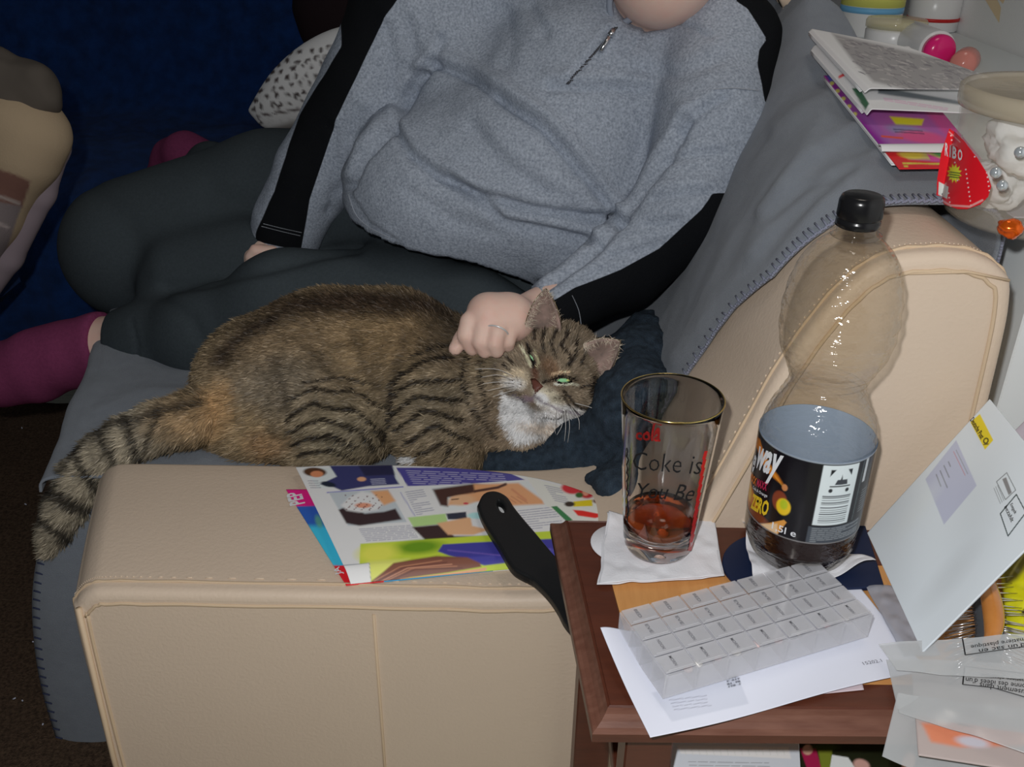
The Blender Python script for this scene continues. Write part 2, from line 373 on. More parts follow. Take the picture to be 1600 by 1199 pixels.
# text as flat mesh: returns unit-height 2-D vertices, faces
_tx = {}
def glyphs(s, bold=0.0, shear=0.0):
    key = (s, bold, shear)
    if key in _tx: return _tx[key]
    c = D.curves.new('lettering', 'FONT'); c.body = s; c.size = 1; c.resolution_u = 2; c.offset = bold; c.shear = shear
    o = D.objects.new('lettering', c); COL.objects.link(o); bpy.context.view_layer.update()
    me = D.meshes.new_from_object(o.evaluated_get(bpy.context.evaluated_depsgraph_get()))
    V = np.array([v.co[:2] for v in me.vertices]) if len(me.vertices) else np.zeros((0, 2)); F = [tuple(p.vertices) for p in me.polygons]
    D.objects.remove(o); D.curves.remove(c); D.meshes.remove(me)
    V = V-V.min(0); w_, h_ = V.max(0); V = V/np.array([w_, h_]); _tx[key] = (V, F, w_/h_); return _tx[key]
def lettering(mb, s, fn, bold=0.0, shear=0.0, m=0):
    """fn maps (u,v in 0..1) arrays to xyz"""
    V, F, a = glyphs(s, bold, shear); mb.add(fn(V[:, 0], V[:, 1]), F, m); return mb
def flat_text(mb, s, pt, n, p0, p1, h, bold=0.0, m=0, lift=.0004, shear=0.0):
    """baseline runs between two photo points on the plane (pt,n), letters h metres high"""
    n = unit(n); a = PL(*p0, pt, n); b = PL(*p1, pt, n); e = b-a; up = np.cross(n, unit(e))
    return lettering(mb, s, lambda u, v: a+u[:, None]*e+v[:, None]*up*h+n*lift, bold, shear, m)

# ------------------------------------------------------------------ the room
def slab(name, c, d, mt, parent=None, kind=None, bev=0, label=None, cat=None):
    o = MB().box(c, d, bev=bev).make(name, mt, parent, smooth=False)
    return tag(o, label, cat, None, kind)
fl = slab('floor', (-.3, 1.2, -.05), (5.2, 6.0, .1), M['laminate'], kind='structure')
slab('wall_right', (.87, 1.2, 1.2), (.1, 6.0, 2.4), M['wall'], kind='structure')
slab('wall_back', (-.3, 3.3, 1.2), (5.2, .1, 2.4), M['wall'], kind='structure')
wr = D.objects['wall_right']
def wallpix(x, y): d = ray(x, y); return CP+d*(.8195/d[0])
mb = MB(); Q = [wallpix(*q) for q in ((1536, -6), (1552, -14), (1564, 12), (1561, 36))]; mb.add(Q, [(0, 1, 2, 3)])
Q = [wallpix(*q) for q in ((1566, -30), (1580, -22), (1567, 6), (1556, -6))]; mb.add(Q, [(0, 1, 2, 3)])
mb.make('wallpaper_square', mat('brown_wall_print', A((118, 96, 78), 1.9, .7), .8, .1), wr, False)
# dark rug with lint
nx, ny = 90, 110
X, Y = np.meshgrid(np.linspace(-2.6, -.2, nx), np.linspace(-.6, 1.86, ny), indexing='ij')
Z = .012+.003*noise3(np.stack([X, Y, Y*0], -1), 40)
V = np.stack([X, Y, Z], -1).reshape(-1, 3); o = mk('rug', V, gridF(nx, ny), M['carpet']); solid(o, .008)
tag(o, 'dark brown short pile rug on the floor left of the sofa', 'rug')
lint = MB()
for i in range(70):
    x_, y_ = rng.uniform(-1.6, -.5), rng.uniform(.5, 1.8); z_ = .019
    lint.tube([(x_, y_, z_), (x_+rng.uniform(-.004, .004), y_+rng.uniform(-.004, .004), z_+.002)], .0011, 5)
o = lint.make('lint_flecks', M['paper']); tag(o, 'pale lint flecks scattered on the dark brown rug', 'lint', kind='stuff')

# ------------------------------------------------------------------ sofa
sofa = thing('sofa', 'cream leather sofa with a low wide arm sweeping up to the back', 'sofa', (0, 1.2, 0))
P1 = np.array([(-.380, .02), (-.400, .026), (-.410, .045), (-.412, .1), (-.414, .3), (-.413, .43), (-.408, .452), (-.393, .466), (-.372, .4695), (-.3, .470), (-.1, .470), (.0, .469), (.06, .474), (.105, .490), (.14, .520), (.165, .560), (.196, .644), (.219, .710), (.245, .764), (.268, .796), (.292, .812), (.325, .817), (.355, .815), (.378, .804), (.391, .782), (.397, .70), (.405, .4), (.405, .05), (.398, .028), (.38, .02)])
P1 = spline(P1, 150)[:-1]; P1 = P1[np.r_[True, np.linalg.norm(np.diff(P1, axis=0), axis=1) > 1e-4]]
def ext_arm(P, y0, y1, b=.009):
    n = len(P); T = np.roll(P, -1, 0)-np.roll(P, 1, 0); T /= np.linalg.norm(T, axis=1)[:, None]; N = np.stack([-T[:, 1], T[:, 0]], 1)
    rows = []
    for k in range(6):
        a = k/5*math.pi/2; rows.append((y0+b*(1-math.sin(a)), -b*(1-math.cos(a))) if False else (y0+b-b*math.cos(a), -b+b*math.sin(a)))
    for k in range(8): rows.append((y0+b+(y1-y0-2*b)*(k+1)/9, .0012*math.sin((k+1)/9*math.pi)))
    for k in range(6):
        a = k/5*math.pi/2; rows.append((y1-b+b*math.sin(a), -b+b*math.cos(a)))
    V = []
    for y, off in rows:
        q = P+N*off; sh = np.where(q[:, 0] < -.2, -(y-.70)*.27, 0); V.append(np.stack([q[:, 0]+sh, np.full(n, y), q[:, 1]], 1))
    F = []
    for r in range(len(rows)-1):
        for i in range(n): j = (i+1) % n; F.append((r*n+i, r*n+j, (r+1)*n+j, (r+1)*n+i))
    for r0, flip in ((0, 1), ((len(rows)-1), 0)):
        c = V[r0].copy(); o0 = sum(len(v) for v in V); V.append(c)
        for t in tessellate_polygon([[Vector((p[0], p[2], 0)) for p in c]]): F.append(tuple(o0+i for i in (t[::-1] if flip else t)))
    return np.concatenate(V), F
V, F = ext_arm(P1, .700, .925); mk('side_arm', V, F, M['leather'], sofa)
# seams: raised welt just inside the outer edge, a twin stitched line, the vertical panel seam
def off_prof(d, y, i0, i1):
    n = len(P1); T = np.roll(P1, -1, 0)-np.roll(P1, 1, 0); T /= np.linalg.norm(T, axis=1)[:, None]; N = np.stack([-T[:, 1], T[:, 0]], 1)
    q = P1+N*d; sh = np.where(q[:, 0] < -.2, -(y-.70)*.27, 0)
    return [np.array([q[i, 0]+sh[i], y, q[i, 1]]) for i in range(i0, i1)]
for y, d, r in ((.706, -.0046, .0022), (.7155, .0004, .0016), (.6998, -.014, .0018)):
    wob = off_prof(d, y, 8, 138); wob = [p+np.array([0, 0, .0006*math.sin(i*1.7)]) for i, p in enumerate(wob)]
    MB().tube(wob, r, 6).make('piping', M['leather_seam'], sofa)
st = MB(); base = off_prof(0.0008, .7215, 8, 136); B2 = spline(np.array(base), 420); T3 = spline(np.array(off_prof(-.019, .6994, 8, 136)), 420)
for L3 in (B2,):
    for i in range(0, 418, 2): st.tube([L3[i], L3[i]*.35+L3[i+1]*.65], .0006, 4)
o = st.make('stitching', M['thread'], sofa); tag(o, kind='stuff')
xs = PY(590, 1050, .70)[0]
MB().tube([(xs, .6995, .448), (xs+.001, .6992, .25), (xs+.002, .6995, .03)], .0016, 6).make('panel_seam', M['leather_seam'], sofa)
MB().tube([(.30, .6998, .80), (.35, .6985, .803), (.384, .6998, .796)], .0012, 6).make('panel_seam', M['leather_seam'], sofa)
MB().tube([(-.405+.0, .699, .45), (-.408, .699, .25), (-.405, .699, .03)], .003, 6).make('piping', M['leather_seam'], sofa)
slab('seat_base', (-.05, 1.46, .16), (.82, 1.06, .28), M['leather'], sofa, bev=.02)
slab('seat_cushion', (-.05, 1.46, .36), (.82, 1.06, .125), M['leather'], sofa, bev=.03)


# grey fleece throw: front flap, seat, up the back and over the top
def Tz(Y): return np.interp(Y, [.78, .9, 1.12, 1.3, 1.5, 2.0], [.827, .838, .868, .935, .95, .95])
ps = spline(np.array([(-.552, .418), (-.548, .432), (-.53, .440), (-.48, .442), (-.2, .442), (.0, .444), (.075, .455), (.118, .49), (.15, .535), (.178, .60), (.205, .682), (.228, .745), (.252, .785), (.28, .812), (.31, .824), (.35, .827), (.395, .824), (.420, .80), (.428, .72)]), 190)
ns_, nt_ = 190, 200; tt = np.linspace(0, 1, nt_)
Vb = np.zeros((ns_, nt_, 3))
for i, (x_, z_) in enumerate(ps):
    ye = np.interp(z_, [.45, .47, .60, .70, .752, .80], [.934, .925, .893, .848, .806, .796]) if x_ > .02 else .934
    Yv = ye+(1.62-ye)*tt if x_ < .1 else ye+(2.05-ye)*tt
    zz = np.where(z_ > .45, .442+(z_-.442)*(Tz(Yv)-.442)/(.827-.442), z_)
    xx = x_-np.where(x_ < -.3, (Yv-.93)*.22*min(1, (-x_-.3)/.2), 0)
    if x_ > .1: xx = xx+np.clip((Yv-.95)/.5, 0, 1)*.105*math.sin(min(1, (x_-.1)/.27)*math.pi)
    Vb[i, :, 0] = xx; Vb[i, :, 1] = Yv; Vb[i, :, 2] = zz
Fb = gridF(ns_, nt_)
Nb = normals(Vb.reshape(-1, 3), Fb); Nb *= np.sign(Nb[:, 2:3]+1e-9)
Pf = Vb.reshape(-1, 3); px, py = proj(Pf)
disp = .0035*noise3(Pf, 9)+.0018*noise3(Pf, 26, 3)
for P, wd, h in (([(1190, 330), (1260, 250), (1330, 205), (1400, 195)], 11, .005), ([(1120, 520), (1210, 420), (1290, 320), (1370, 255)], 14, .006), ([(1180, 400), (1230, 330), (1300, 270), (1390, 235)], 10, .004),
                 ([(1215, 200), (1300, 150)], 16, .006), ([(1060, 560), (1150, 440), (1220, 300), (1290, 190)], 20, .006), ([(1210, 340), (1250, 300), (1330, 262)], 9, -.004), ([(160, 640), (230, 610), (320, 615)], 9, .004), ([(150, 700), (210, 690)], 8, .003)):
    disp += h*np.exp(-(dline(px, py, P)/wd)**2)
ed = np.minimum(1, np.repeat(np.minimum(tt, .03)[None]/.03, ns_, 0).ravel()*.8+.2)
Pf = Pf+Nb*(disp*ed)[:, None]; Pf[:, 2] = np.maximum(Pf[:, 2], .29)
gb = thing('throw_blanket', 'grey fleece throw blanket with stitched hem over the sofa seat and back', 'blanket', (-.1, 1.3, .44))
bs = Pf.reshape(ns_, nt_, 3)[np.argmax(ps[:, 0] > .055):-14, 24:].copy(); bs[..., 1] = np.maximum(bs[..., 1], .93)
nbs = bs.shape[0]; Nn = (normals(bs.reshape(-1, 3), gridF(nbs, nt_-24))).reshape(bs.shape); Nn *= np.sign(Nn[..., 2:3]+1e-9); bs = bs-Nn*.027
o = mk('backrest', bs.reshape(-1, 3), gridF(nbs, nt_-24), M['leather'], sofa); solid(o, .012, 0)
slab('back_frame', (.33, 1.49, .36), (.12, 1.1, .66), M['leather'], sofa, bev=.02)
o = mk('fleece_sheet', Pf, Fb, M['fleece'], gb); solid(o, .003)
Lc = [PY(x, y, Y) for x, y, Y in ((138, 592, 1.19), (112, 670, 1.08), (84, 750, .98), (66, 830, .955), (53, 900, .945), (50, 960, .94), (56, 1030, .94), (68, 1090, .937), (86, 1150, .935), (104, 1210, .93))]
Lc = spline(np.array(Lc), 80); nf = 26; Vf = np.zeros((80, nf, 3))
for i, p in enumerate(Lc):
    Rr = np.array([-.36, .932+.0*i, min(p[2], .437)]) if i > 20 else np.array([-.36, p[1], .437])
    for j in range(nf):
        f = j/(nf-1); q = p*(1-f)+Rr*f; q = q+np.array([0, -.010*math.sin(f*9)*min(1, i/30)*(1-f), 0]); q[2] += .004*math.sin(min(1, f*5)*math.pi/2)*(i < 20)
        Vf[i, j] = q
o = mk('front_flap', Vf.reshape(-1, 3), gridF(80, nf), M['fleece'], gb); solid(o, .003)
hem = MB(); e1 = Pf.reshape(ns_, nt_, 3)[86:188, 0]; e1 = spline(e1, 330)
for i in range(0, 328, 5):
    a = e1[i]; b = Pf.reshape(ns_, nt_, 3)[min(187, 86+int(i*101/329)), 3]; b = a+unit(b-a)*.011; q = np.array([0, 0, .0022])
    hem.tube([a+q-np.array([0, .002, .003]), a+q, b+q], .0011, 5)
for i in range(0, 327, 1): hem.tube([e1[i]+[0, -.001, .001+.0009*math.sin(i*1.3)], e1[i+1]+[0, -.001, .001+.0009*math.sin(i*1.3+1.3)]], .0015, 5)
o = hem.make('blanket_stitch', mat('pale_grey_yarn', A((98, 101, 114), 1.05, .7), .9, .1), gb); tag(o, kind='stuff')
hem = MB()
for i in range(24, 79, 2):
    a = Lc[i]+[.003, -.004, 0]; hem.tube([a, a+[.009, -.001, -.002]], .0012, 5)
o = hem.make('blanket_stitch', mat('dark_blue_yarn', A((40, 44, 62), 1.1, .7), .9, .1), gb); tag(o, kind='stuff')

# navy throw over the far part of the corner sofa
pr = spline(np.array([(1.99, .02), (1.97, .15), (1.98, .33), (2.02, .42), (2.12, .45), (2.4, .46), (2.62, .46), (2.70, .50), (2.76, .62), (2.82, .80), (2.88, .96), (2.98, 1.0), (3.1, .98), (3.16, .8)]), 130)
nx = 170; xs_ = np.linspace(-2.6, .42, nx); V = np.zeros((130, nx, 3))
for i, (y_, z_) in enumerate(pr): V[i, :, 0] = xs_; V[i, :, 1] = y_; V[i, :, 2] = z_
k_ = V[:, :, 0] > -.62
V[:, :, 1] = np.where(k_ & (V[:, :, 2] < .44) & (V[:, :, 1] < 2.1), 1.99+.02*np.clip((.44-V[:, :, 2]), 0, 1), V[:, :, 1])
P = V.reshape(-1, 3); Fn = gridF(130, nx)[:, ::-1]; N = normals(P, Fn); N *= np.where((N@np.array([0, -.6, .8]) < 0)[:, None], -1, 1)
P = P+N*(.022*noise3(P*[1, 1.4, 1.4], 4)+.012*noise3(P*[2, 1, 1], 9, 2)+.006*noise3(P, 22, 4))[:, None]
P[:, 1] = np.minimum(P[:, 1], 3.22); P[:, 2] = np.maximum(P[:, 2], .012)
o = mk('navy_throw', P, Fn, M['navy']); solid(o, .004, 1); tag(o, 'navy blue plush throw covering the far part of the corner sofa', 'blanket')
cs = thing('corner_sofa', 'far section of the corner sofa hidden under a navy throw', 'sofa', (-1.0, 2.5, 0))
slab('seat_base', (-1.05, 2.38, .215), (3.0, .68, .38), M['leather'], cs, bev=.02); slab('backrest', (-1.05, 2.99, .48), (3.0, .2, .94), M['leather'], cs, bev=.03)

def blob(name, s, mt, parent=None, it=2, disp=None, label=None, cat=None, group=None, **kw):
    V, F = s.build(); V = relax(V, F, it)
    if disp is not None: V = V+normals(V, F)*disp(V)[:, None]
    o = mk(name, V, F, mt, parent, **kw); tag(o, label, cat, group); return o, V, F
# dark brown cushion behind the shoulder
s = SDF(.012, .03); s.ell(PY(580, 10, 2.25)+[0, 0, .0], (.17, .09, .17)); s.ell(PY(545, 40, 2.25), (.10, .07, .09))
blob('cushion', s, mat('brown_black_cushion', A((12, 8, 9), 2.1, .7), .95, .05), None, disp=lambda V: .004*noise3(V, 20), label='very dark brown cushion behind the person on the navy throw', cat='cushion')
# spotted cushion
s = SDF(.006, .02); Yc = 1.92
c0 = PY(478, 132, Yc); ex = unit(PY(560, 60, Yc)-PY(395, 190, Yc)); ey = unit(np.cross([0, 1, .25], ex)); ez = np.cross(ex, ey)
s.ell(c0+ex*.02-ey*.0, (.145, .062, .05), np.array([ex, ey, ez])); s.cone(PY(395, 172, Yc), PY(460, 140, Yc), .008, .03); s.cone(PY(420, 185, Yc), PY(500, 170, Yc), .012, .03)
V, F = s.build(); V = relax(V, F, 2); px, py = proj(V); pa = Paint(px, py, (158, 148, 138), 1.97, .75)
r_ = random.Random(3)
for i in range(11):
    for j in range(9):
        x_ = 395+i*15+(j % 2)*7+r_.uniform(-3, 3); y_ = 80+j*13+r_.uniform(-3, 3)-(i-5)*2
        pa.ell(x_, y_, r_.uniform(3.2, 5.6), r_.uniform(2.6, 4.0), -40+r_.uniform(-20, 20), (38, 34, 34), .3)
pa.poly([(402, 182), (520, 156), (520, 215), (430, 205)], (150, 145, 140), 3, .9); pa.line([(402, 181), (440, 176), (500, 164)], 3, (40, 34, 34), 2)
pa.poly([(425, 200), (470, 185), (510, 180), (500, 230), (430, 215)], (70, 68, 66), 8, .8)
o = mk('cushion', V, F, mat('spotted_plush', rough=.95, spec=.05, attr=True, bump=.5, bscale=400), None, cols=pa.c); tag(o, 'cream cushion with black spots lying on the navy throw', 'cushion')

# slipper propped at the left edge, on a footstool mostly out of frame
fs = thing('footstool', 'low dark footstool at the left edge carrying the slipper', 'footstool', (-1.09, 1.52, 0))
slab('stool_top', (-1.09, 1.52, .40), (.34, .34, .10), M['navy'], fs, bev=.03)
for sx in (-1, 1):
    for sy in (-1, 1): MB().lathe([(.014, 0), (.02, .36)], (-1.17+sx*.08, 1.52+sy*.13, 0), 12).make('leg', M['wood'], fs)
sl = thing('slipper', 'beige and brown checked plush slipper with grey cuff at left edge', 'slipper', PY(-60, 430, 1.5))
Ys = 1.48; s = SDF(.005, .022); q = lambda x, y, dy=0: PY(x, y, Ys+dy)
s.chain([(q(-70, 450), .040), (q(-20, 330), .052), (q(35, 235), .056), (q(52, 205), .05)]); s.chain([(q(-40, 260), .045), (q(20, 190), .05), (q(45, 205), .05)])
s.chain([(q(-70, 380), .04), (q(-30, 280), .05)]); s.cone(q(60, 200), q(72, 215), .022, .03)
V, F = s.build(); V = relax(V, F, 2); px, py = proj(V); pa = Paint(px, py, (100, 88, 72), 1.5, .75)
pa.poly([(-90, 235), (-10, 262), (24, 273), (48, 284), (34, 325), (-90, 300)], (70, 50, 44), 3); pa.poly([(-90, 300), (34, 322), (0, 420), (-90, 470)], (74, 68, 68), 3)
pa.line([(-20, 300), (30, 318)], 5, (96, 88, 84), 3); pa.line([(-20, 340), (12, 356)], 4, (104, 96, 94), 3)
o = mk('upper', V, F, mat('plush_check', rough=.95, spec=.05, attr=True, bump=.6, bscale=300), sl, cols=pa.c)
s = SDF(.005, .01); s.chain([(q(-95, 540, .02), .030), (q(10, 400, .02), .026), (q(60, 300, .02), .026), (q(84, 230, .02), .024), (q(84, 205, .02), .018)], k=.01)
blob('sole', s, mat('grey_felt', A((84, 76, 80), 1.5, .75), .95, .05), sl)
s = SDF(.005, .012)
for a in ((-40, 112, .04), (-5, 108, .032), (25, 125, .032), (55, 128, .032), (66, 150, .03), (40, 155, .034), (5, 140, .035), (30, 172, .022)): s.ell(q(a[0], a[1], .0), (a[2],)*3)
blob('cuff', s, mat('dark_grey_plush', A((50, 46, 42), 1.5, .75), .98, .05), sl, disp=lambda V: .004*noise3(V, 45))

# ------------------------------------------------------------------ person
per = thing('person', 'reclining person in a grey half-zip sweater with dark trousers and plum socks', 'person', (0, 1.35, .44))
q = PY
neckA, neckB = q(1018, -4, 1.22), q(1022, -45, 1.46)
# sweater
s = SDF(.0055, .035)
s.chain([(q(720, 350, 1.40), .15), (q(850, 270, 1.36), .175), (q(935, 150, 1.40), .165), (q(985, 70, 1.44), .13)])
s.ell(q(715, 300, 1.34), (.165, .15, .135)); s.cone(q(905, 350, 1.36), q(1000, 200, 1.38), .13, .13)
s.chain([(q(985, 40, 1.44), .11), (q(1110, 82, 1.39), .082)]); s.cone(q(960, 10, 1.45), q(760, -70, 1.47), .11, .09)
s.chain([(q(745, -85, 1.46), .085), (q(645, 5, 1.43), .080), (q(580, 130, 1.42), .068), (q(498, 265, 1.415), .062), (q(452, 350, 1.40), .052), (q(440, 395, 1.40), .050)], k=.012)
s.chain([(q(1122, 84, 1.31), .085), (q(1120, 190, 1.22), .074), (q(1072, 325, 1.16), .064), (q(975, 415, 1.14), .052), (q(862, 484, 1.09), .036), (q(835, 497, 1.085), .033)], k=.018)
s.chain([(q(1012, -8, 1.35), .066), (q(1022, -45, 1.40), .07)], k=.03)
s.cone(q(700, 40, 1.42), q(720, 110, 1.40), .06, .07)
hp, h2 = q(560, 352, 1.24), q(850, 462, 1.15); n_ = unit(np.cross(h2-hp, [0.1, 1, -.2])); n_ = n_*np.sign(-n_[2])*1.0
def sweater_build():
    V, F = s.build(); return V, F
s.hole(neckA, neckB, .050, .004); s.plane(q(845, 490, 1.09), unit(q(700, 545, 1.04)-q(862, 484, 1.09)), .07); s.plane(q(438, 388, 1.40), unit(q(440, 395, 1.40)-q(452, 350, 1.40)), .075)
V, F = s.build(); V = relax(V, F, 2)
# hem and right cuff: drop what lies past them
px, py = proj(V); N = normals(V, F)
hd = -sdpoly(px, py, [(505, 250), (525, 300), (548, 345), (575, 367), (640, 391), (740, 411), (815, 437), (850, 458), (900, 420), (1010, 280), (1250, 300), (1300, 900), (300, 900), (300, 420), (500, 395)])
arm_ = np.minimum(np.minimum(SDF.dcone(V, q(1072, 325, 1.16), q(975, 415, 1.14), .075, .063), SDF.dcone(V, q(975, 415, 1.14), q(835, 497, 1.08), .065, .05)), np.minimum(SDF.dcone(V, q(580, 130, 1.42), q(498, 265, 1.415), .08, .074), SDF.dcone(V, q(498, 265, 1.415), q(440, 395, 1.40), .074, .062)))
tk = np.clip(hd/7, 0, 1)*np.clip((arm_-.0)/.008, 0, 1); tk = tk*tk*(3-2*tk)
V = V-N*(tk*.050)[:, None]; px, py = proj(V)
front = np.clip(-(N@Fv)*2.2, 0, 1)
dsp = .003*noise3(V, 14)+.0012*noise3(V, 40, 2)
CR = [([(672, 97), (740, 122), (800, 165), (850, 195), (890, 240), (935, 300), (960, 335)], 8, .012), ([(655, 115), (625, 170), (600, 205), (565, 245), (545, 290)], 8, .016),
      ([(612, 190), (640, 240), (690, 278), (740, 300), (820, 325), (900, 340), (968, 342)], 8, .011), ([(700, 275), (760, 320), (790, 348), (850, 360), (930, 378)], 8, .010),
      ([(860, 135), (900, 138), (950, 136), (1010, 140)], 8, .007), ([(780, 150), (860, 215), (900, 270)], 11, .006), ([(965, 345), (1010, 285), (1060, 220), (1070, 190)], 9, .012), ([(1060, 205), (1090, 175), (1130, 152)], 7, .007),
      ([(968, 342), (940, 380), (900, 415), (850, 445)], 8, .009), ([(690, 60), (675, 100), (655, 120)], 7, .010), ([(605, 40), (615, 100), (612, 160), (590, 210)], 8, .006), ([(640, 30), (650, 80), (640, 110)], 7, .005),
      ([(1040, 250), (1090, 240), (1130, 238)], 7, .004), ([(1020, 310), (1080, 300), (1112, 300)], 7, .005), ([(1010, 350), (1060, 345)], 7, .004), ([(950, 400), (1000, 392), (1030, 380)], 6, .004), ([(900, 440), (940, 420)], 6, .004),
      ([(545, 300), (575, 350), (620, 375)], 3, .003), ([(1000, 110), (1060, 120), (1120, 95)], 12, .004), ([(980, 80), (1010, 45), (1055, 32)], 4, .004), ([(1055, 32), (1085, 42), (1108, 58)], 4, .005), ([(885, 130), (915, 95), (950, 50)], 5, .006),
      ([(520, 200), (525, 260), (515, 330)], 7, .005), ([(560, 170), (550, 230), (530, 300)], 8, .005), ([(740, 200), (780, 250), (850, 300), (900, 330)], 14, .005), ([(790, 20), (800, 60), (790, 100)], 12, .004), ([(830, 10), (850, 50)], 10, .004), ([(640, 300), (700, 340), (780, 365)], 12, .003)]
for P, wd, h in CR:
    d = dline(px, py, P); d2 = dline(px, py, [(a, b-wd*2.0) for a, b in P]); dsp += front*h*(-1.15*np.exp(-(d/wd)**2)+.6*np.exp(-(d2/(wd*1.5))**2))
V = V+N*dsp[:, None]
sa = sdpoly(px, py, [(520, -200), (760, -200), (640, -30), (600, 30), (563, 109), (525, 188), (503, 255), (484, 311), (470, 392), (399, 378), (400, 364), (431, 300), (450, 233), (469, 180), (499, 131), (535, 73)])
sb = sdpoly(px, py, [(1142, -60), (1150, 5), (1166, 16), (1185, 45), (1197, 62), (1186, 78), (1184, 100), (1192, 130), (1197, 160), (1240, 160), (1260, -60)])
sc_ = sdpoly(px, py, [(1114, 302), (1095, 328), (1030, 389), (969, 422), (898, 450), (868, 468), (850, 476), (905, 560), (960, 522), (1012, 480), (1060, 436), (1160, 340), (1160, 302)])
ar = SDF.dcone(V, q(1122, 84, 1.31), q(1120, 190, 1.22), .09, .085); arm2 = np.minimum(SDF.dcone(V, q(1090, 260, 1.19), q(975, 415, 1.14), .075, .065), SDF.dcone(V, q(975, 415, 1.14), q(835, 497, 1.08), .065, .05))
arR = np.minimum(SDF.dcone(V, q(700, -60, 1.44), q(580, 130, 1.42), .10, .085), SDF.dcone(V, q(580, 130, 1.42), q(440, 395, 1.40), .085, .07))
stp = np.full(len(V), -9.0)
stp = np.maximum(stp, np.where((arR < 0), -sa, -9)); stp = np.maximum(stp, -sb); stp = np.maximum(stp, np.where(arm2 < .02, -sc_, -9))
o_sw = mk('sweater', V, F, M['sweater'], per, attrs={'stripe': np.clip(stp, -9, 9)}); BV = BVHTree.FromPolygons([Vector(v) for v in V], [tuple(f) for f in F.tolist()])
def hit(x, y, bv=None):
    d = ray(x, y); r = (bv or BV).ray_cast(Vector(CP), Vector(d).normalized()); return (np.array(r[0]), np.array(r[1])) if r[0] else (PY(x, y, 1.3), -Fv)
# collar band, zip, hem and cuff stitching
mb = MB()
for P, r in (([(953, -4), (953, 15), (958, 34), (964, 42)], .0042), ([(966, 42), (985, 30), (1010, 26), (1040, 25), (1062, 20), (1076, 2), (1080, -10)], .0042)):
    mb.tube([hit(x, y)[0]*.15+PY(x, y, 1.285)*.85 for x, y in spline(P, 14)], r, 8)
mb.make('collar_binding', mat('grey_rib_knit', A((92, 98, 108), 1.3, .8), .9, .1), per)
zt = MB(); zp = [hit(x, y) for x, y in spline([(962, 44), (940, 72), (915, 100), (888, 130)], 40)]
for p, n in zp: n = n if n@Fv < 0 else -n; zt.tube([p+n*.001-Rv*.002, p+n*.002+Rv*.002], .0009, 5)
o = zt.make('zip_teeth', mat('dark_grey_metal', (.12, .12, .13), .4, .5, metal=.8), per); tag(o, kind='stuff')
p1, p2 = hit(958, 48)[0]-Fv*.004, hit(938, 82)[0]-Fv*.005; d_ = unit(p2-p1)
zs = MB().tube([p1, p1+d_*.010], [.0035, .0045], 10); o = zs.make('zip_slider', M['steel'], per)
zs = MB().tube([p1+d_*.010, p1+d_*.013, p2], [.0015, .0035, .003], 8); zs.make('pull_tab', M['steel'], o)
def seamline(P, nm, r=.0007, off=.0008, mt=None, dash=2):
    mb = MB(); L_ = [hit(x, y) for x, y in spline(P, 90)]
    for i in range(0, 88, dash): mb.tube([L_[i][0]-Fv*off, L_[i+1][0]-Fv*off], r, 4)
    return tag(mb.make(nm, mt, per), kind='stuff')
lt = mat('light_grey_thread', A((112, 116, 122), 1.3, .8), .8, .1)
seamline([(545, 305), (556, 335), (578, 356), (610, 372)], 'hem_stitching', .0009, .001, lt, 1)
seamline([(412, 350), (440, 357), (472, 364)], 'cuff_stitching', .0006, .001, lt); seamline([(409, 354), (440, 362), (470, 369)], 'cuff_stitching', .0006, .001, lt)
seamline([(1115, 140), (1145, 138), (1185, 142)], 'sleeve_seam', .0007, .001, lt, 1)
seamline([(894, 462), (904, 485), (908, 508)], 'cuff_stitching', .0006, .001, lt)

# trousers
s = SDF(.006, .03)
s.chain([(q(700, 370, 1.45), .155), (q(640, 330, 1.50), .13), (q(430, 308, 1.55), .105), (q(208, 387, 1.52), .112)]); s.chain([(q(208, 395, 1.54), .108), (q(300, 330, 1.78), .075), (q(330, 262, 1.90), .05)])
s.chain([(q(800, 478, 1.36), .100), (q(610, 474, 1.30), .082), (q(450, 480, 1.26), .078), (q(330, 522, 1.28), .070), (q(240, 534, 1.32), .058), (q(190, 538, 1.34), .0555)], k=.03); s.cone(q(300, 440, 1.42), q(420, 420, 1.42), .085, .09)
s.cone(q(900, 430, 1.42), q(760, 430, 1.42), .10, .11)
s.chain([(q(540, 468, 1.26), .070), (q(640, 480, 1.25), .068), (q(740, 500, 1.22), .066), (q(840, 535, 1.18), .055)], k=.03)
cuff = q(188, 540, 1.34); s.plane(cuff, unit(q(100, 552, 1.345)-q(240, 535, 1.33)), .085)
TV, TF = s.build(); TV = relax(TV, TF, 2); px, py = proj(TV); N = normals(TV, TF)
dd = .003*noise3(TV, 10)
for P, wd, h in (([(560, 385), (500, 395), (430, 415), (330, 440), (260, 450)], 10, .008), ([(205, 500), (215, 540), (210, 580)], 3, .003), ([(260, 470), (300, 500), (330, 560)], 10, .004), ([(330, 300), (420, 340)], 16, .005), ([(150, 300), (200, 350), (220, 430)], 18, .004)): dd -= h*np.exp(-(dline(px, py, P)/wd)**2)
TV = TV+N*dd[:, None]
mk('trousers', TV, TF, M['trousers'], per)
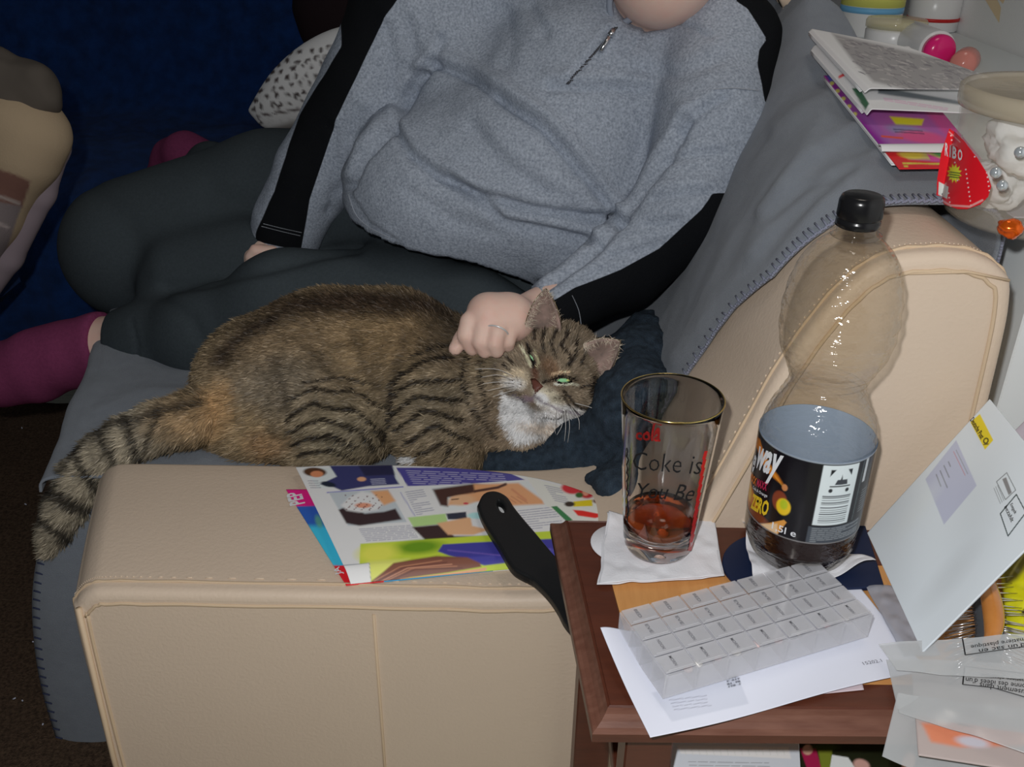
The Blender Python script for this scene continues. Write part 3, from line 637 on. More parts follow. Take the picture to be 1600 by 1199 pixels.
# socks
s = SDF(.005, .02); s.chain([(q(160, 540, 1.343), .0535), (q(100, 556, 1.345), .050), (q(60, 568, 1.345), .051), (q(0, 584, 1.345), .045), (q(-70, 596, 1.345), .034), (q(-120, 600, 1.345), .026)]); s.cone(q(60, 590, 1.34), q(0, 595, 1.34), .038, .036)
s.plane(q(166, 538, 1.343), unit(q(240, 535, 1.33)-q(100, 552, 1.345)), .09)
blob('sock', s, M['sock'], per, disp=lambda V: .0015*noise3(V, 30))
s = SDF(.005, .02); s.chain([(q(330, 262, 1.92), .040), (q(290, 242, 1.95), .042), (q(270, 248, 1.98), .038), (q(240, 300, 2.0), .03)]); s.cone(q(290, 240, 1.95), q(345, 246, 1.94), .032, .02)
blob('sock', s, M['sock'], per, disp=lambda V: .0015*noise3(V, 30))

# body: head, neck, limbs and hands as one continuous skin
s = SDF(.0032, .012)
hc = q(1045, -112, 1.30); s.ell(hc+[0, 0, .02], (.080, .098, .105), k=.03); s.ell(hc+[-.006, -.02, -.045], (.062, .075, .066), k=.03)
ch = q(1022, -14, 1.245); s.cone(ch+[-.012, .012, .012], ch+[.022, .012, .014], .021, .021, k=.02)
fd = unit([-.12, -1, -.1]); rt = unit(np.cross(fd, [0, 0, 1]))
s.cone(hc+fd*.088+[0, 0, .012], hc+fd*.112+[0, 0, -.012], .009, .013, k=.014)
for sg in (-1, 1):
    s.ell(hc+rt*sg*.082+[0, .005, -.005], (.012, .022, .032), k=.01); s.ell(hc+fd*.078+rt*sg*.033+[0, 0, .018], (.014,)*3, k=.006)
s.cone(hc+fd*.094+rt*.022+[0, 0, -.042], hc+fd*.094-rt*.022+[0, 0, -.042], .007, .007, k=.006)
s.chain([(hc+[0, .02, -.05], .062), (q(1015, 8, 1.372), .062), (q(990, 70, 1.44), .085), (q(860, 260, 1.40), .13), (q(720, 360, 1.43), .12)], k=.03)
s.chain([(q(990, 50, 1.44), .07), (q(1112, 88, 1.33), .055), (q(1115, 190, 1.23), .046), (q(1070, 325, 1.165), .032), (q(960, 420, 1.14), .032), (q(850, 487, 1.085), .024), (q(822, 496, 1.075), .024)], k=.03)
s.chain([(q(960, 10, 1.46), .07), (q(740, -75, 1.47), .055), (q(580, 130, 1.425), .045), (q(498, 265, 1.42), .038), (q(450, 352, 1.40), .028), (q(428, 385, 1.39), .025)], k=.03)
s.chain([(q(700, 370, 1.47), .11), (q(430, 308, 1.56), .08), (q(208, 387, 1.53), .075), (q(300, 330, 1.78), .05), (q(300, 262, 1.93), .035)], k=.03)
s.chain([(q(700, 370, 1.47), .11), (q(610, 474, 1.31), .065), (q(450, 480, 1.27), .06), (q(330, 522, 1.28), .055), (q(240, 534, 1.32), .045)], k=.03); s.chain([(q(240, 534, 1.32), .045), (q(200, 539, 1.34), .0475), (q(150, 542, 1.344), .046), (q(60, 566, 1.344), .036)], k=.004)
# left hand on the cat's neck
YH = 1.018
s.chain([(q(822, 496, 1.065), .023), (q(800, 497, YH+.006), .025), (q(765, 494, YH), .027)], k=.012); s.cone(q(800, 500, YH+.002), q(775, 512, YH-.008), .022, .018, k=.012); s.cone(q(790, 485, YH+.015), q(757, 484, YH+.01), .018, .015, k=.012)
for ch_ in ([(750, 489, 0, .0135), (734, 503, -.012, .0125), (728, 524, -.020, .0115), (738, 544, -.018, .0102)],
            [(766, 494, -.006, .0135), (755, 512, -.020, .0125), (751, 533, -.028, .0115), (758, 548, -.026, .0102)],
            [(785, 503, -.012, .0130), (777, 520, -.027, .0118), (773, 536, -.033, .0108), (776, 548, -.031, .0098)],
            [(800, 508, -.008, .0120), (796, 522, -.020, .0104), (794, 533, -.024, .0092), (794, 541, -.020, .0086)],
            [(770, 483, .022, .013), (742, 500, .022, .012), (720, 530, -.006, .0098), (711, 546, -.018, .0088)]):
    s.chain([(q(a, b, YH+c), r*.93) for a, b, c, r in ch_], k=.0010)
# right hand resting between the thighs
s.chain([(q(428, 385, 1.39), .024), (q(418, 398, 1.37), .026), (q(405, 410, 1.35), .022)], k=.01)
for i, (a, b, c) in enumerate(((388, 400, .0), (392, 412, -.01), (402, 420, -.018), (414, 424, -.02))): s.chain([(q(408+i*4, 402, 1.355), .0095), (q(a+4, b, 1.35+c), .009), (q(a-2, b+10, 1.35+c), .0078)], k=.003)
s.chain([(q(425, 395, 1.345), .011), (q(400, 392, 1.34), .0095), (q(391, 402, 1.338), .008)], k=.003)
V, F = s.build(); V = relax(V, F, 1, .4); mk('body', V, F, M['skin'], per)
# ring, eyes, lips, hair
rc = q(777, 518, YH-.026); ra = unit(q(773, 536, YH-.033)-q(785, 503, YH-.012)); t1 = unit(np.cross(ra, Fv)); t2 = np.cross(ra, t1)
o = MB().tube([rc+(t1*math.cos(a)+t2*math.sin(a))*.0126 for a in np.linspace(0, 2*math.pi, 25)[:-1]], .0011, 8, closed=True).make('ring', mat('silver', (.8, .8, .8), .35, .6, metal=.3), per, label='thin silver ring')
for sg in (-1, 1):
    e = hc+fd*.083+rt*sg*.033+[0, 0, .016]; o = MB().lathe([(0, -.011), (.008, -.008), (.011, 0), (.008, .008), (0, .011)], e, 16).make('eye', mat('eye_white', (.75, .73, .7), .2, .5), per)
    MB().lathe([(0, -.0045), (.0045, 0), (0, .0045)], e+fd*.009, 12).make('iris', M['ink'], o)
s = SDF(.004, .006); s.cone(hc+fd*.098+rt*.018+[0, 0, -.042], hc+fd*.098-rt*.018+[0, 0, -.042], .005, .005); blob('lips', s, mat('lip_skin', (.45, .14, .12), .5, .4), per)
s = SDF(.006, .02); s.ell(hc+[0, .022, .035], (.092, .098, .108)); s.cone(hc+[-.075, .03, 0], hc+[-.07, .05, -.06], .03, .025); s.cone(hc+[.075, .03, 0], hc+[.07, .05, -.06], .03, .025)
s.hole(hc+fd*.10+[0, 0, .01], hc+fd*.14+[0, 0, -.08], .075, .01); blob('hair', s, mat('brown_hair', (.06, .03, .018), .6, .3, bump=.8, bscale=200, stretch=(1, 1, .2)), per, disp=lambda V: .003*noise3(V*[1, 1, .2], 120))

# ------------------------------------------------------------------ cat
s = SDF(.0032, .022)
ct = thing('cat', 'brown tabby cat with white bib lying on its side being stroked on the sofa', 'cat', (-.2, 1.05, .44))
s.chain([(q(425, 610, 1.08), .098), (q(520, 585, 1.08), .104), (q(610, 580, 1.07), .098), (q(680, 600, 1.06), .082), (q(750, 600, 1.04), .068), (q(810, 600, 1.02), .058)])
s.cone(q(400, 665, 1.03), q(440, 685, .985), .055, .030); s.cone(q(360, 650, 1.05), q(400, 690, 1.0), .040, .028)
s.chain([(q(515, 640, 1.0), .070), (q(545, 665, .98), .050), (q(520, 708, .958), .026), (q(475, 716, .955), .020)], k=.018)
s.chain([(q(680, 625, 1.0), .062), (q(675, 665, .97), .042), (q(700, 695, .958), .031), (q(720, 712, .952), .024)], k=.018); s.chain([(q(720, 705, .955), .026), (q(722, 716, .950), .021)], k=.012)
s.chain([(q(650, 690, 1.0), .030), (q(650, 716, .958), .014), (q(642, 723, .950), .011)], k=.01)
s.chain([(q(770, 640, 1.0), .048), (q(820, 665, .985), .036), (q(860, 670, .985), .026)], k=.02)
# head
HC = q(872, 582, .995); up = unit(q(912, 512, 1.01)-q(838, 625, .985)); fw = -unit(Fv+np.array([0, 0, .0])+(.10*up)); sdv = unit(np.cross(up, fw)); fw = np.cross(sdv, up)
def H(a, b, c): return HC+sdv*a+up*b+fw*c      # a: towards the photo's right ear, b: up the forehead, c: towards the nose
HX = np.array([sdv, up, fw])
sgn = 1 if proj(H(.05, 0, 0)[None])[0][0] > proj(HC[None])[0][0] else -1
sdv = sdv*sgn; HX = np.array([sdv, up, fw])
s.ell(H(-.002, .006, -.012), (.053, .050, .050), HX, k=.012); s.ell(H(-.001, -.012, .0), (.054, .036, .040), HX, k=.012)
for sg in (-1, 1):
    s.ell(H(sg*.038, -.018, .006), (.022, .020, .020), HX, k=.012); s.ell(H(sg*.013, -.032, .036), (.0165, .0125, .014), HX, k=.006)
s.ell(H(0, -.012, .032), (.014, .026, .018), HX, k=.010); s.ell(H(0, -.046, .024), (.014, .010, .014), HX, k=.006)
for sg in (-1, 1): s.ell(H(sg*.024, .016, .028), (.015, .007, .012), HX, k=.008)
CV, CF = s.build(); CV = relax(CV, CF, 3); CN = normals(CV, CF)
cpx, cpy = proj(CV)
# tail and ears
s = SDF(.0032, .012)
tl = [(q(345, 635, 1.03), .036), (q(300, 655, 1.0), .029), (q(245, 668, .985), .026), (q(200, 688, .975), .024), (q(160, 712, .965), .022), (q(128, 748, .955), .023), (q(105, 790, .95), .021), (q(88, 826, .945), .016), (q(76, 856, .943), .010)]
s.chain(tl); TVt, TFt = s.build(); TVt = relax(TVt, TFt, 2)

def cat_col(V):
    px, py = proj(V); p = Paint(px, py, (98, 86, 68), 1.16, .72); n1 = noise3(V, 60); n2 = noise3(V, 160, 2)
    wx = px+5*noise3(V, 35, 5); wy = py+5*noise3(V, 35, 6); p.px, p.py = wx, wy
    E_ = lambda *a: p.ell(*a)
    E_(600, 520, 150, 55, 8, (104, 88, 66), 1.2, .9); E_(430, 545, 90, 45, -25, (98, 84, 66), 1.2, .8); E_(435, 605, 75, 45, -10, (96, 88, 76), 1.0, .8)
    p.line([(350, 560), (400, 512), (470, 480), (560, 466), (640, 472), (700, 498), (740, 530)], 26, (38, 31, 26), 26, .95)
    E_(560, 478, 150, 16, 2, (48, 38, 30), 1.2, .8); E_(700, 540, 40, 45, 30, (62, 54, 44), 1.0, .8)
    E_(385, 670, 45, 38, 20, (120, 104, 80), 1.0, .9); E_(425, 695, 34, 22, 10, (112, 90, 66), .9, .9); E_(345, 640, 25, 40, 10, (138, 112, 80), 1.0, .9)
    E_(790, 600, 60, 70, 20, (92, 84, 70), 1.0, .7); E_(770, 650, 50, 45, 30, (100, 87, 72), 1.0, .9); E_(840, 690, 50, 18, 0, (108, 96, 82), 1.0, .9); E_(690, 640, 70, 60, 0, (98, 90, 76), 1.2, .7)
    E_(530, 680, 70, 50, 0, (98, 92, 78), 1.2, .7)
    st = [([(452, 652), (500, 630), (560, 642), (596, 676)], 6), ([(455, 672), (510, 652), (565, 672), (590, 700)], 6), ([(462, 694), (515, 678), (560, 696)], 7), ([(470, 712), (520, 700), (560, 716)], 6), ([(458, 630), (500, 606), (560, 612), (604, 640)], 5), ([(480, 600), (530, 585), (590, 600)], 4),
          ([(615, 600), (655, 572), (705, 560)], 7), ([(610, 626), (655, 598), (715, 592)], 6), ([(612, 650), (660, 622), (722, 628)], 7), ([(622, 672), (668, 645), (728, 656)], 6), ([(640, 692), (685, 668), (735, 684)], 7), ([(660, 708), (700, 690), (720, 706)], 5), ([(648, 560), (690, 545), (720, 540)], 5),
          ([(600, 690), (612, 650), (616, 610)], 9),
          ([(735, 545), (722, 590), (735, 630)], 6), ([(760, 560), (752, 600), (765, 640)], 5), ([(745, 520), (770, 530), (790, 520)], 7), ([(745, 640), (765, 665), (780, 680)], 5), ([(780, 570), (775, 600)], 4), ([(705, 700), (700, 716)], 5)]
    for P, wd in (([(560, 520), (580, 570), (604, 620), (612, 660)], 12), ([(480, 535), (520, 580), (556, 610)], 12), ([(640, 520), (628, 570), (612, 610)], 14), ([(430, 560), (450, 600), (455, 640)], 10)): p.line(P, wd, (40, 34, 28), 16, .55)
    for P, wd in st: p.line(P, wd*1.15, (28, 24, 20), 4.5, .95)
    E_(642, 720, 14, 8, 0, (205, 205, 205), .4); 
    # tail rings
    tm = np.clip((300-px)/80, 0, 1)*(py > 600); p.mix(tm*.45, (136, 132, 120)); p.ell(300, 655, 60, 30, 0, (134, 112, 84), 1.0, .6)
    for P, wd in (([(255, 640), (235, 695)], 9), ([(205, 655), (222, 712)], 13), ([(165, 680), (190, 735)], 12), ([(125, 700), (150, 750), (160, 770)], 14), ([(85, 765), (140, 790)], 20), ([(70, 810), (120, 845)], 14)): p.line(P, wd, (26, 23, 20), 10, .9)
    p.line([(320, 628), (250, 645), (180, 665), (120, 705), (85, 760), (60, 830), (60, 870)], 12, (30, 27, 24), 10, .8)
    # head
    p.px = px+2*noise3(V, 80, 5); p.py = py+2*noise3(V, 80, 6)
    hm = sdpoly(px, py, [(785, 520), (830, 500), (880, 492), (930, 510), (975, 550), (960, 640), (930, 690), (860, 690), (790, 640), (778, 580)])
    p.mix(np.clip(.5-hm/20, 0, 1)*.75, (96, 86, 74))
    p.poly([(786, 612), (800, 622), (830, 640), (880, 648), (915, 652), (905, 670), (860, 680), (825, 690), (806, 692), (790, 665), (782, 635)], (222, 222, 226), 7); p.ell(812, 655, 26, 34, -25, (222, 222, 226), .35)
    E_(866, 672, 50, 10, 8, (150, 132, 112), .9, .6)
    p.ell(808, 592, 19, 15, 10, (160, 148, 128), .7, .9); p.ell(805, 600, 16, 9, 10, (196, 184, 166), .8, .8); p.ell(856, 622, 24, 14, 30, (166, 156, 140), .7, .9); p.ell(846, 624, 12, 9, 40, (225, 222, 226), .6); p.ell(880, 640, 34, 8, 8, (205, 200, 200), .8, .8)
    for i in range(4):
        p.ell(798+i*6, 588+i*3+(i % 2)*5, 1.8, 1.5, 0, (58, 46, 38), .5, .8); p.ell(853+i*7, 612+i*5-(i % 2)*5, 2.0, 1.6, 0, (62, 50, 40), .5, .8)
    p.ell(858, 575, 20, 12, 50, (88, 68, 52), .8, .8); p.line([(835, 578), (838, 592)], 10, (84, 56, 44), 6, .8)
    p.line([(826, 538), (829, 556), (834, 578)], 4.5, (24, 19, 17), 2); p.line([(862, 594), (880, 589), (897, 595)], 4.5, (24, 19, 17), 2); p.line([(862, 594), (850, 600)], 4, (30, 22, 18), 2)
    p.line([(817, 545), (823, 560), (829, 572)], 3.5, (176, 160, 138), 2); p.line([(836, 552), (842, 568), (839, 576)], 3, (172, 156, 128), 2); p.line([(862, 586), (872, 583), (888, 583)], 3, (160, 140, 116), 2); p.line([(868, 601), (884, 603), (900, 601)], 4, (180, 164, 146), 2)
    for P, wd in (([(868, 520), (860, 540), (868, 560)], 4), ([(885, 520), (876, 545), (890, 560), (886, 572)], 4), ([(850, 520), (846, 536), (850, 552)], 4), ([(900, 530), (898, 556), (888, 574)], 4), ([(838, 520), (836, 534)], 4), ([(915, 545), (905, 570)], 4), ([(905, 605), (918, 600), (930, 608)], 3), ([(880, 612), (898, 632), (915, 640)], 3.5), ([(880, 620), (890, 635), (904, 646)], 3), ([(795, 560), (806, 572)], 3), ([(790, 570), (800, 580)], 3), ([(940, 580), (936, 610), (930, 640)], 6), ([(925, 590), (922, 620)], 4), ([(820, 520), (812, 535)], 4), ([(870, 505), (890, 500)], 5)): p.line(P, wd*1.15, (28, 23, 20), 2.6, .95)
    p.line([(803, 616), (822, 628), (836, 618), (848, 630), (880, 642), (905, 645)], 3.2, (92, 84, 92), 2.5, .85); p.ell(826, 623, 9, 4, 20, (110, 96, 104), .8, .8)
    c = p.c**1.06*.92*(1+.26*n1+.28*n2)[:, None]
    return np.clip(c, .002, .92)
Mf = mat('cat_fur', rough=.85, spec=.15, attr=True)
mk('body', CV, CF, Mf, ct, cols=cat_col(CV)); tlo = mk('tail', TVt, TFt, Mf, ct, cols=cat_col(TVt))
def fur(V, F, n, L, flow, name, parent, wr=.0007, lift=.45, keep=None):
    a = V[F]; ar = np.linalg.norm(np.cross(a[:, 2]-a[:, 0], a[:, 3]-a[:, 1]), axis=1); ctr = a.mean(1); NN = normals(V, F)
    wgt = ar*(1.0+.0*ar)
    if keep is not None: wgt = wgt*keep(ctr)
    fi = rng.choice(len(F), n, p=wgt/wgt.sum()); u, v = rng.random((2, n, 1)); f = a[fi]
    P = (f[:, 0]*(1-u)+f[:, 1]*u)*(1-v)+(f[:, 3]*(1-u)+f[:, 2]*u)*v; Nn = NN[F[fi, 0]]
    D_ = flow(P); D_ = D_-Nn*(D_*Nn).sum(1)[:, None]; D_ = D_/(np.linalg.norm(D_, axis=1)[:, None]+1e-9)
    D_ = D_+Nn*lift*(0.7+.6*rng.random((n, 1)))+rng.normal(0, .22, (n, 3)); D_ /= np.linalg.norm(D_, axis=1)[:, None]
    ll = (L(P) if callable(L) else L)*(.6+.7*rng.random(n)); sd = np.cross(D_, Nn+rng.normal(0, .3, (n, 3))); sd /= np.linalg.norm(sd, axis=1)[:, None]
    w_ = wr*(.7+.6*rng.random((n, 1))); mid = P+D_*(ll*.55)[:, None]; tip = P+D_*ll[:, None]-Nn*(ll*.12)[:, None]
    base = P-Nn*.001
    VV = np.stack([base-sd*w_, base+sd*w_, mid+sd*w_*.8, mid-sd*w_*.8, tip], 1).reshape(-1, 3)
    c = cat_col(P)*(.72+.6*rng.random((n, 1))); lt_ = (rng.random(n) < .15)[:, None]; c = np.where(lt_, c*1.25+.05, c)
    cc = np.repeat(np.clip(c, 0, .95), 5, 0)
    i = np.arange(n)*5; Q = np.concatenate([np.stack([i, i+1, i+2, i+3], 1)]); T_ = np.stack([i+3, i+2, i+4, i+4], 1)
    F2 = [tuple(x) for x in Q.tolist()]+[tuple(x[:3]) for x in T_.tolist()]
    o = mk(name, VV, F2, Mf, parent, cols=cc); return tag(o, kind='stuff')
nose = H(0, -.026, .05)
def flow(P):
    px, py = proj(P); d = np.tile(np.array([-1.0, 0, -.35]), (len(P), 1)); r = P-nose; hm = np.clip((px-770)/30, 0, 1)[:, None]*(py < 720)[:, None]
    d = d*(1-hm)+(r/(np.linalg.norm(r, axis=1)[:, None]+1e-6))*hm; return d
def flen(P):
    r = np.linalg.norm(P-nose, axis=1); px, py = proj(P); return np.where(px > 775, np.clip(.002+(r-.01)*.10, .0015, .010), .0105)+np.where((px < 440) & (py > 620), .004, 0)
fur(CV, CF, 95000, flen, flow, 'fur', ct, keep=lambda c: 1-.0*c[:, 0]); 
fur(CV, CF, 22000, flen, flow, 'fur', ct, wr=.0004, keep=lambda c: (proj(c)[0] > 770)*1.0)
fur(TVt, TFt, 26000, .013, lambda P: np.tile(np.array([-1, -.1, -.5]), (len(P), 1))+0*P, 'fur', tlo, lift=.55)
# face
def face_patch(nm, pts, depth, mt, parent=ct, lab=None):
    mb = MB(); P = [H(*p) for p in pts]; c = np.mean(P, 0)+fw*depth; k = len(P); mb.add(P+[c]+[c-fw*.006], [(i, (i+1) % k, k) for i in range(k)]+[((i+1) % k, i, k+1) for i in range(k)]); return mb.make(nm, mt, parent, label=lab)
def Hpix(x, y, c=0.0):      # point on the face surface under a photo point, lifted c towards the camera
    p, n = hit(x, y, CB); return p-Fv*c
CB = BVHTree.FromPolygons([Vector(v) for v in CV], [tuple(f) for f in CF.tolist()])
def pixpatch(nm, poly, lift, bulge, mt, parent=ct, lab=None):
    P = [Hpix(x, y, lift*.2) for x, y in poly]; c = np.mean([Hpix(x, y) for x, y in poly], 0)-Fv*bulge; k = len(P); inner = [p*.5+c*.5-Fv*bulge*.35 for p in P]; back = c+Fv*(bulge+.004)
    F = [(i, (i+1) % k, k+(i+1) % k, k+i) for i in range(k)]+[(k+i, k+(i+1) % k, 2*k) for i in range(k)]+[((i+1) % k, i, 2*k+1) for i in range(k)]
    return mk(nm, np.array(P+inner+[c, back]), F, mt, parent, label=lab)
pixpatch('nose', [(828, 592), (832, 606), (836, 616), (842, 611), (849, 604), (843, 597), (835, 591)], .0015, .0028, mat('nose_leather', A((84, 50, 42), 1.15, 1.0), .45, .4), lab='brown-red nose')
eg = mat('green_eye_shine', (.45, .95, .5), .03, 1.0); ey = mat('yellow_green_eye_shine', (.85, .98, .35), .03, 1.0); dk = mat('dark_eyelid', (.012, .01, .009), .5, .3)  # flash eyeshine painted as bright base colour, yellow-green one laid over an eye
pixpatch('eyelid', [(821, 543), (825, 556), (833, 570), (839, 577), (838, 568), (833, 556), (827, 547)], .002, .0022, dk)
pixpatch('eyelid', [(862, 597), (874, 600), (890, 601), (896, 596), (890, 590), (875, 588), (865, 592)], .002, .0022, dk)
pixpatch('eye', [(826, 554), (829, 560), (834, 565), (833, 559), (829, 554)], .0025, .0045, eg); pixpatch('eye', [(869, 594), (876, 598), (888, 599), (892, 595), (885, 591), (876, 591)], .0025, .0045, eg); pixpatch('eye', [(882, 594), (887, 597), (892, 596), (888, 592)], .003, .0060, ey)
# ears: cupped shells
def ear(tip, b1, b2, cent, Y, dz, nm='ear'):
    T_, B1, B2 = q(*tip, Y-.0), q(*b1, Y-.006), q(*b2, Y-.006); V = []; nu, nv = 15, 17; C_ = q(*cent, Y+dz)
    for i in range(nu):
        t = i/(nu-1); wd = (1-t**1.35)
        for j in range(nv):
            f = j/(nv-1)*2-1; mid = (B1+B2)/2*(1-t)+T_*t; side = (B2-B1)/2*wd*f; cup = Fv*(.016*(1-f*f)*(1-t)**.6+.002); V.append(mid+side+cup+(T_-(B1+B2)/2)*.10*math.sin(math.pi*t)*(abs(f)))
    V = np.array(V); F = gridF(nu, nv); o = mk(nm, V, F, mat('inner_ear_skin', A((136, 114, 106), 1.13, .85), .6, .3, 90, .8, sss=.05, col2=A((84, 76, 70), 1.13, .85)), ct); solid(o, .0022, -1)
    V2 = V+Fv*.0012; N = normals(V2, F); N *= np.where(N@Fv < 0, -1, 1)[:, None]
    V3 = V2+N*.0016; fo = mk('ear_back', V3, F, Mf, o, cols=cat_col(V3)); 
    hb = MB(); 
    for _ in range(420):
        t, f = rng.random()**1.5, rng.choice([-1, 1])*(1-abs(rng.normal(0, .14))); i = min(nu-1, int(t*(nu-1))); j = int((np.clip(f, -1, 1)+1)/2*(nv-1)); p = V[i*nv+j]
        e = p-Fv*.001+rng.normal(0, .0035, 3)+(T_-B1)*.10*rng.random()+unit((B1+B2)/2-p)*.006*rng.random(); sd = unit(np.cross(e-p, Fv))*.00035; hb.add([p-sd, p+sd, e], [(0, 1, 2)])
    h_ = hb.make('ear_hair', mat('pale_ear_hair', A((150, 140, 126), 1.13, .75), .8, .1), o); tag(h_, kind='stuff')
ear((853, 452), (822, 508), (878, 518), (850, 500), 1.0, .01); ear((969, 533), (912, 538), (944, 592), (935, 560), .972, .01)
# whiskers
wm = mat('whisker_white', (.75, .74, .72), .5, .4); mb = MB()
for P in ([(802, 588), (775, 577), (742, 577)], [(800, 594), (778, 586), (752, 590)], [(803, 600), (780, 597), (754, 600)], [(803, 604), (782, 606), (762, 611)], [(806, 610), (788, 614), (770, 620)], [(882, 640), (884, 665), (882, 690)], [(886, 640), (890, 665), (887, 692)], [(880, 645), (878, 665), (870, 680)], [(892, 636), (904, 655), (905, 672)], [(870, 640), (866, 662), (868, 678)], [(898, 630), (930, 640), (944, 658)]):
    b = Hpix(*P[0], .002); Yb = b[1]; pts = spline(np.array([b, PY(*P[1], Yb-.018), PY(*P[2], Yb-.022)]), 10); mb.tube(pts, list(np.linspace(.00045, .00018, 10)), 5)
tag(mb.make('whisker', wm, ct), kind='stuff')

# dark navy fleece bunched beside the cat
s = SDF(.005, .03); TB = BVHTree.FromPolygons([Vector(v) for v in Pf], [tuple(f) for f in Fb.tolist()])
def onb(x, y, r): p, n = hit(x, y, TB); return (p-Fv*r*.55, r)
s.chain([onb(1010, 500, .016), onb(1003, 530, .024), onb(995, 575, .042), onb(992, 640, .048), onb(985, 700, .045), onb(960, 740, .035)]); s.chain([onb(930, 620, .05), onb(920, 700, .04), onb(850, 728, .026), onb(765, 728, .020)]); s.cone(*[w_ for z_ in zip(onb(940, 560, .03), onb(990, 570, .03)) for w_ in z_])
s.chain([onb(940, 752, .028), onb(1000, 740, .03), onb(1020, 690, .03)])
s.chain([(PZ(925, 750, .482), .009), (PZ(962, 762, .488), .014), (q(992, 740, .905), .024), (q(1030, 690, .96), .03)])
blob('fleece_scarf', s, M['navy2'], None, disp=lambda V: .004*noise3(V, 28)+.003*noise3(V, 70, 3)+.0015*noise3(V, 170, 4), label='dark navy fleece bunched on the seat behind the cat and the drinking glass', cat='fleece')

# ------------------------------------------------------------------ side table
ZT = .556; up3 = np.array([0, 0, 1.0])
tb = thing('side_table', 'dark wooden side table with orange veneer top and moulded edge beside the sofa', 'table', (.3, .58, 0))
cor = np.array([(.053, .704), (.073, .490), (.62, .497), (.62, .704)])   # plateau corners BL FL FR BR
prf = [(0, ZT), (.0010, ZT+.0010), (.0025, ZT), (.0045, ZT-.004), (.0075, ZT-.008), (.0110, ZT-.0105), (.0135, ZT-.0115), (.0145, ZT-.013), (.0145, ZT-.0205), (.0125, ZT-.022), (.006, ZT-.026), (-.02, ZT-.026), (-.05, ZT-.024), (-.05, ZT-.001), (-.048, ZT)]
ctr_ = cor.mean(0)
def rail(i, j, bw=0):
    a, b = cor[i], cor[j]; t = unit(b-a); nrm = np.array([t[1], -t[0]]); nrm = nrm if (nrm@(ctr_-(a+b)/2)) < 0 else -nrm
    def nn(k, l): t2 = unit(cor[l]-cor[k]); m_ = np.array([t2[1], -t2[0]]); return m_ if m_@(ctr_-(cor[k]+cor[l])/2) < 0 else -m_
    pr2 = [(d if d > -.03 else d*bw/.05, z) for d, z in prf]
    np_ = nn((i-1) % 4, i); nx_ = nn(j, (j+1) % 4)
    def mitre(p, n1, n2, d): return p+d*(n1+n2)/(1+n1@n2)
    V = []; n = 24
    for k in range(n+1):
        f = k/n
        for d, z in pr2: pa_ = mitre(a, nrm, np_, d); pb = mitre(b, nrm, nx_, d); V.append([*(pa_*(1-f)+pb*f), z])
    m_ = len(prf); F = [(k*m_+i2, k*m_+(i2+1) % m_, (k+1)*m_+(i2+1) % m_, (k+1)*m_+i2) for k in range(n) for i2 in range(m_)]; F += [tuple(range(m_-1, -1, -1)), tuple(range(n*m_, (n+1)*m_))]
    mt_ = [1 if 2 <= i2 <= 6 else 0 for k in range(n) for i2 in range(m_)]+[0, 0]
    return mk('frame_rail', V, F, [M['wood'], M['wood_dusty']], tb, fmat=mt_, smooth=False)
for i, bw_ in enumerate((.024, .022, .03, .052)): rail(i, (i+1) % 4, bw_)
mb = MB(); ins = [(.098, .652), (.122, .543), (.575, .548), (.575, .654)]
mb.add([[x, y, ZT-.0016] for x, y in [(.065, .68), (.080, .505), (.61, .51), (.61, .68)]]+[[x, y, ZT-.02] for x, y in [(.065, .68), (.080, .505), (.61, .51), (.61, .68)]], [(0, 1, 2, 3), (7, 6, 5, 4), (0, 4, 5, 1), (1, 5, 6, 2), (2, 6, 7, 3), (3, 7, 4, 0)])
mb.make('veneer_panel', M['veneer'], tb, False)
for x, y in ((.105, .515), (.60, .515), (.085, .685), (.60, .685)): slab('leg', (x, y, (ZT-.026)/2), (.035, .035, ZT-.026), M['wood'], tb, bev=.002)
slab('shelf', (.35, .60, .405), (.52, .20, .018), M['wood'], tb, bev=.001); slab('apron', (.35, .690, .50), (.5, .016, .045), M['wood'], tb)

def bil(Q, nu, nv):
    Q = np.asarray(Q, float); u = np.linspace(0, 1, nu)[:, None, None]; v = np.linspace(0, 1, nv)[None, :, None]   # Q: TL TR BR BL
    return (Q[0]*(1-u)+Q[1]*u)*(1-v)+(Q[3]*(1-u)+Q[2]*u)*v
def sheet(name, W, paint, mt, parent=None, th=.0004, keepf=None, label=None, cat=None, group=None, base=(210, 212, 222), r=.78, cos=.75, off=-1):
    nu, nv = W.shape[:2]; V = W.reshape(-1, 3); px, py = proj(V); p = Paint(px, py, base, r, cos)
    if paint: paint(p)
    F = gridF(nu, nv)
    nrm = np.cross(V[F[:, 2]]-V[F[:, 0]], V[F[:, 3]]-V[F[:, 1]]).mean(0)
    if nrm@(CP-V.mean(0)) < 0: F = F[:, ::-1]
    if keepf is not None: k = keepf(px, py); F = F[k[F].all(1)]; us = np.unique(F); rm = np.full(len(V), -1); rm[us] = np.arange(len(us)); V = V[us]; p.c = p.c[us]; F = rm[F]
    o = mk(name, V, F, mt, parent, cols=np.clip(p.c, .003, .92)); solid(o, th, off); tag(o, label, cat, group); return o

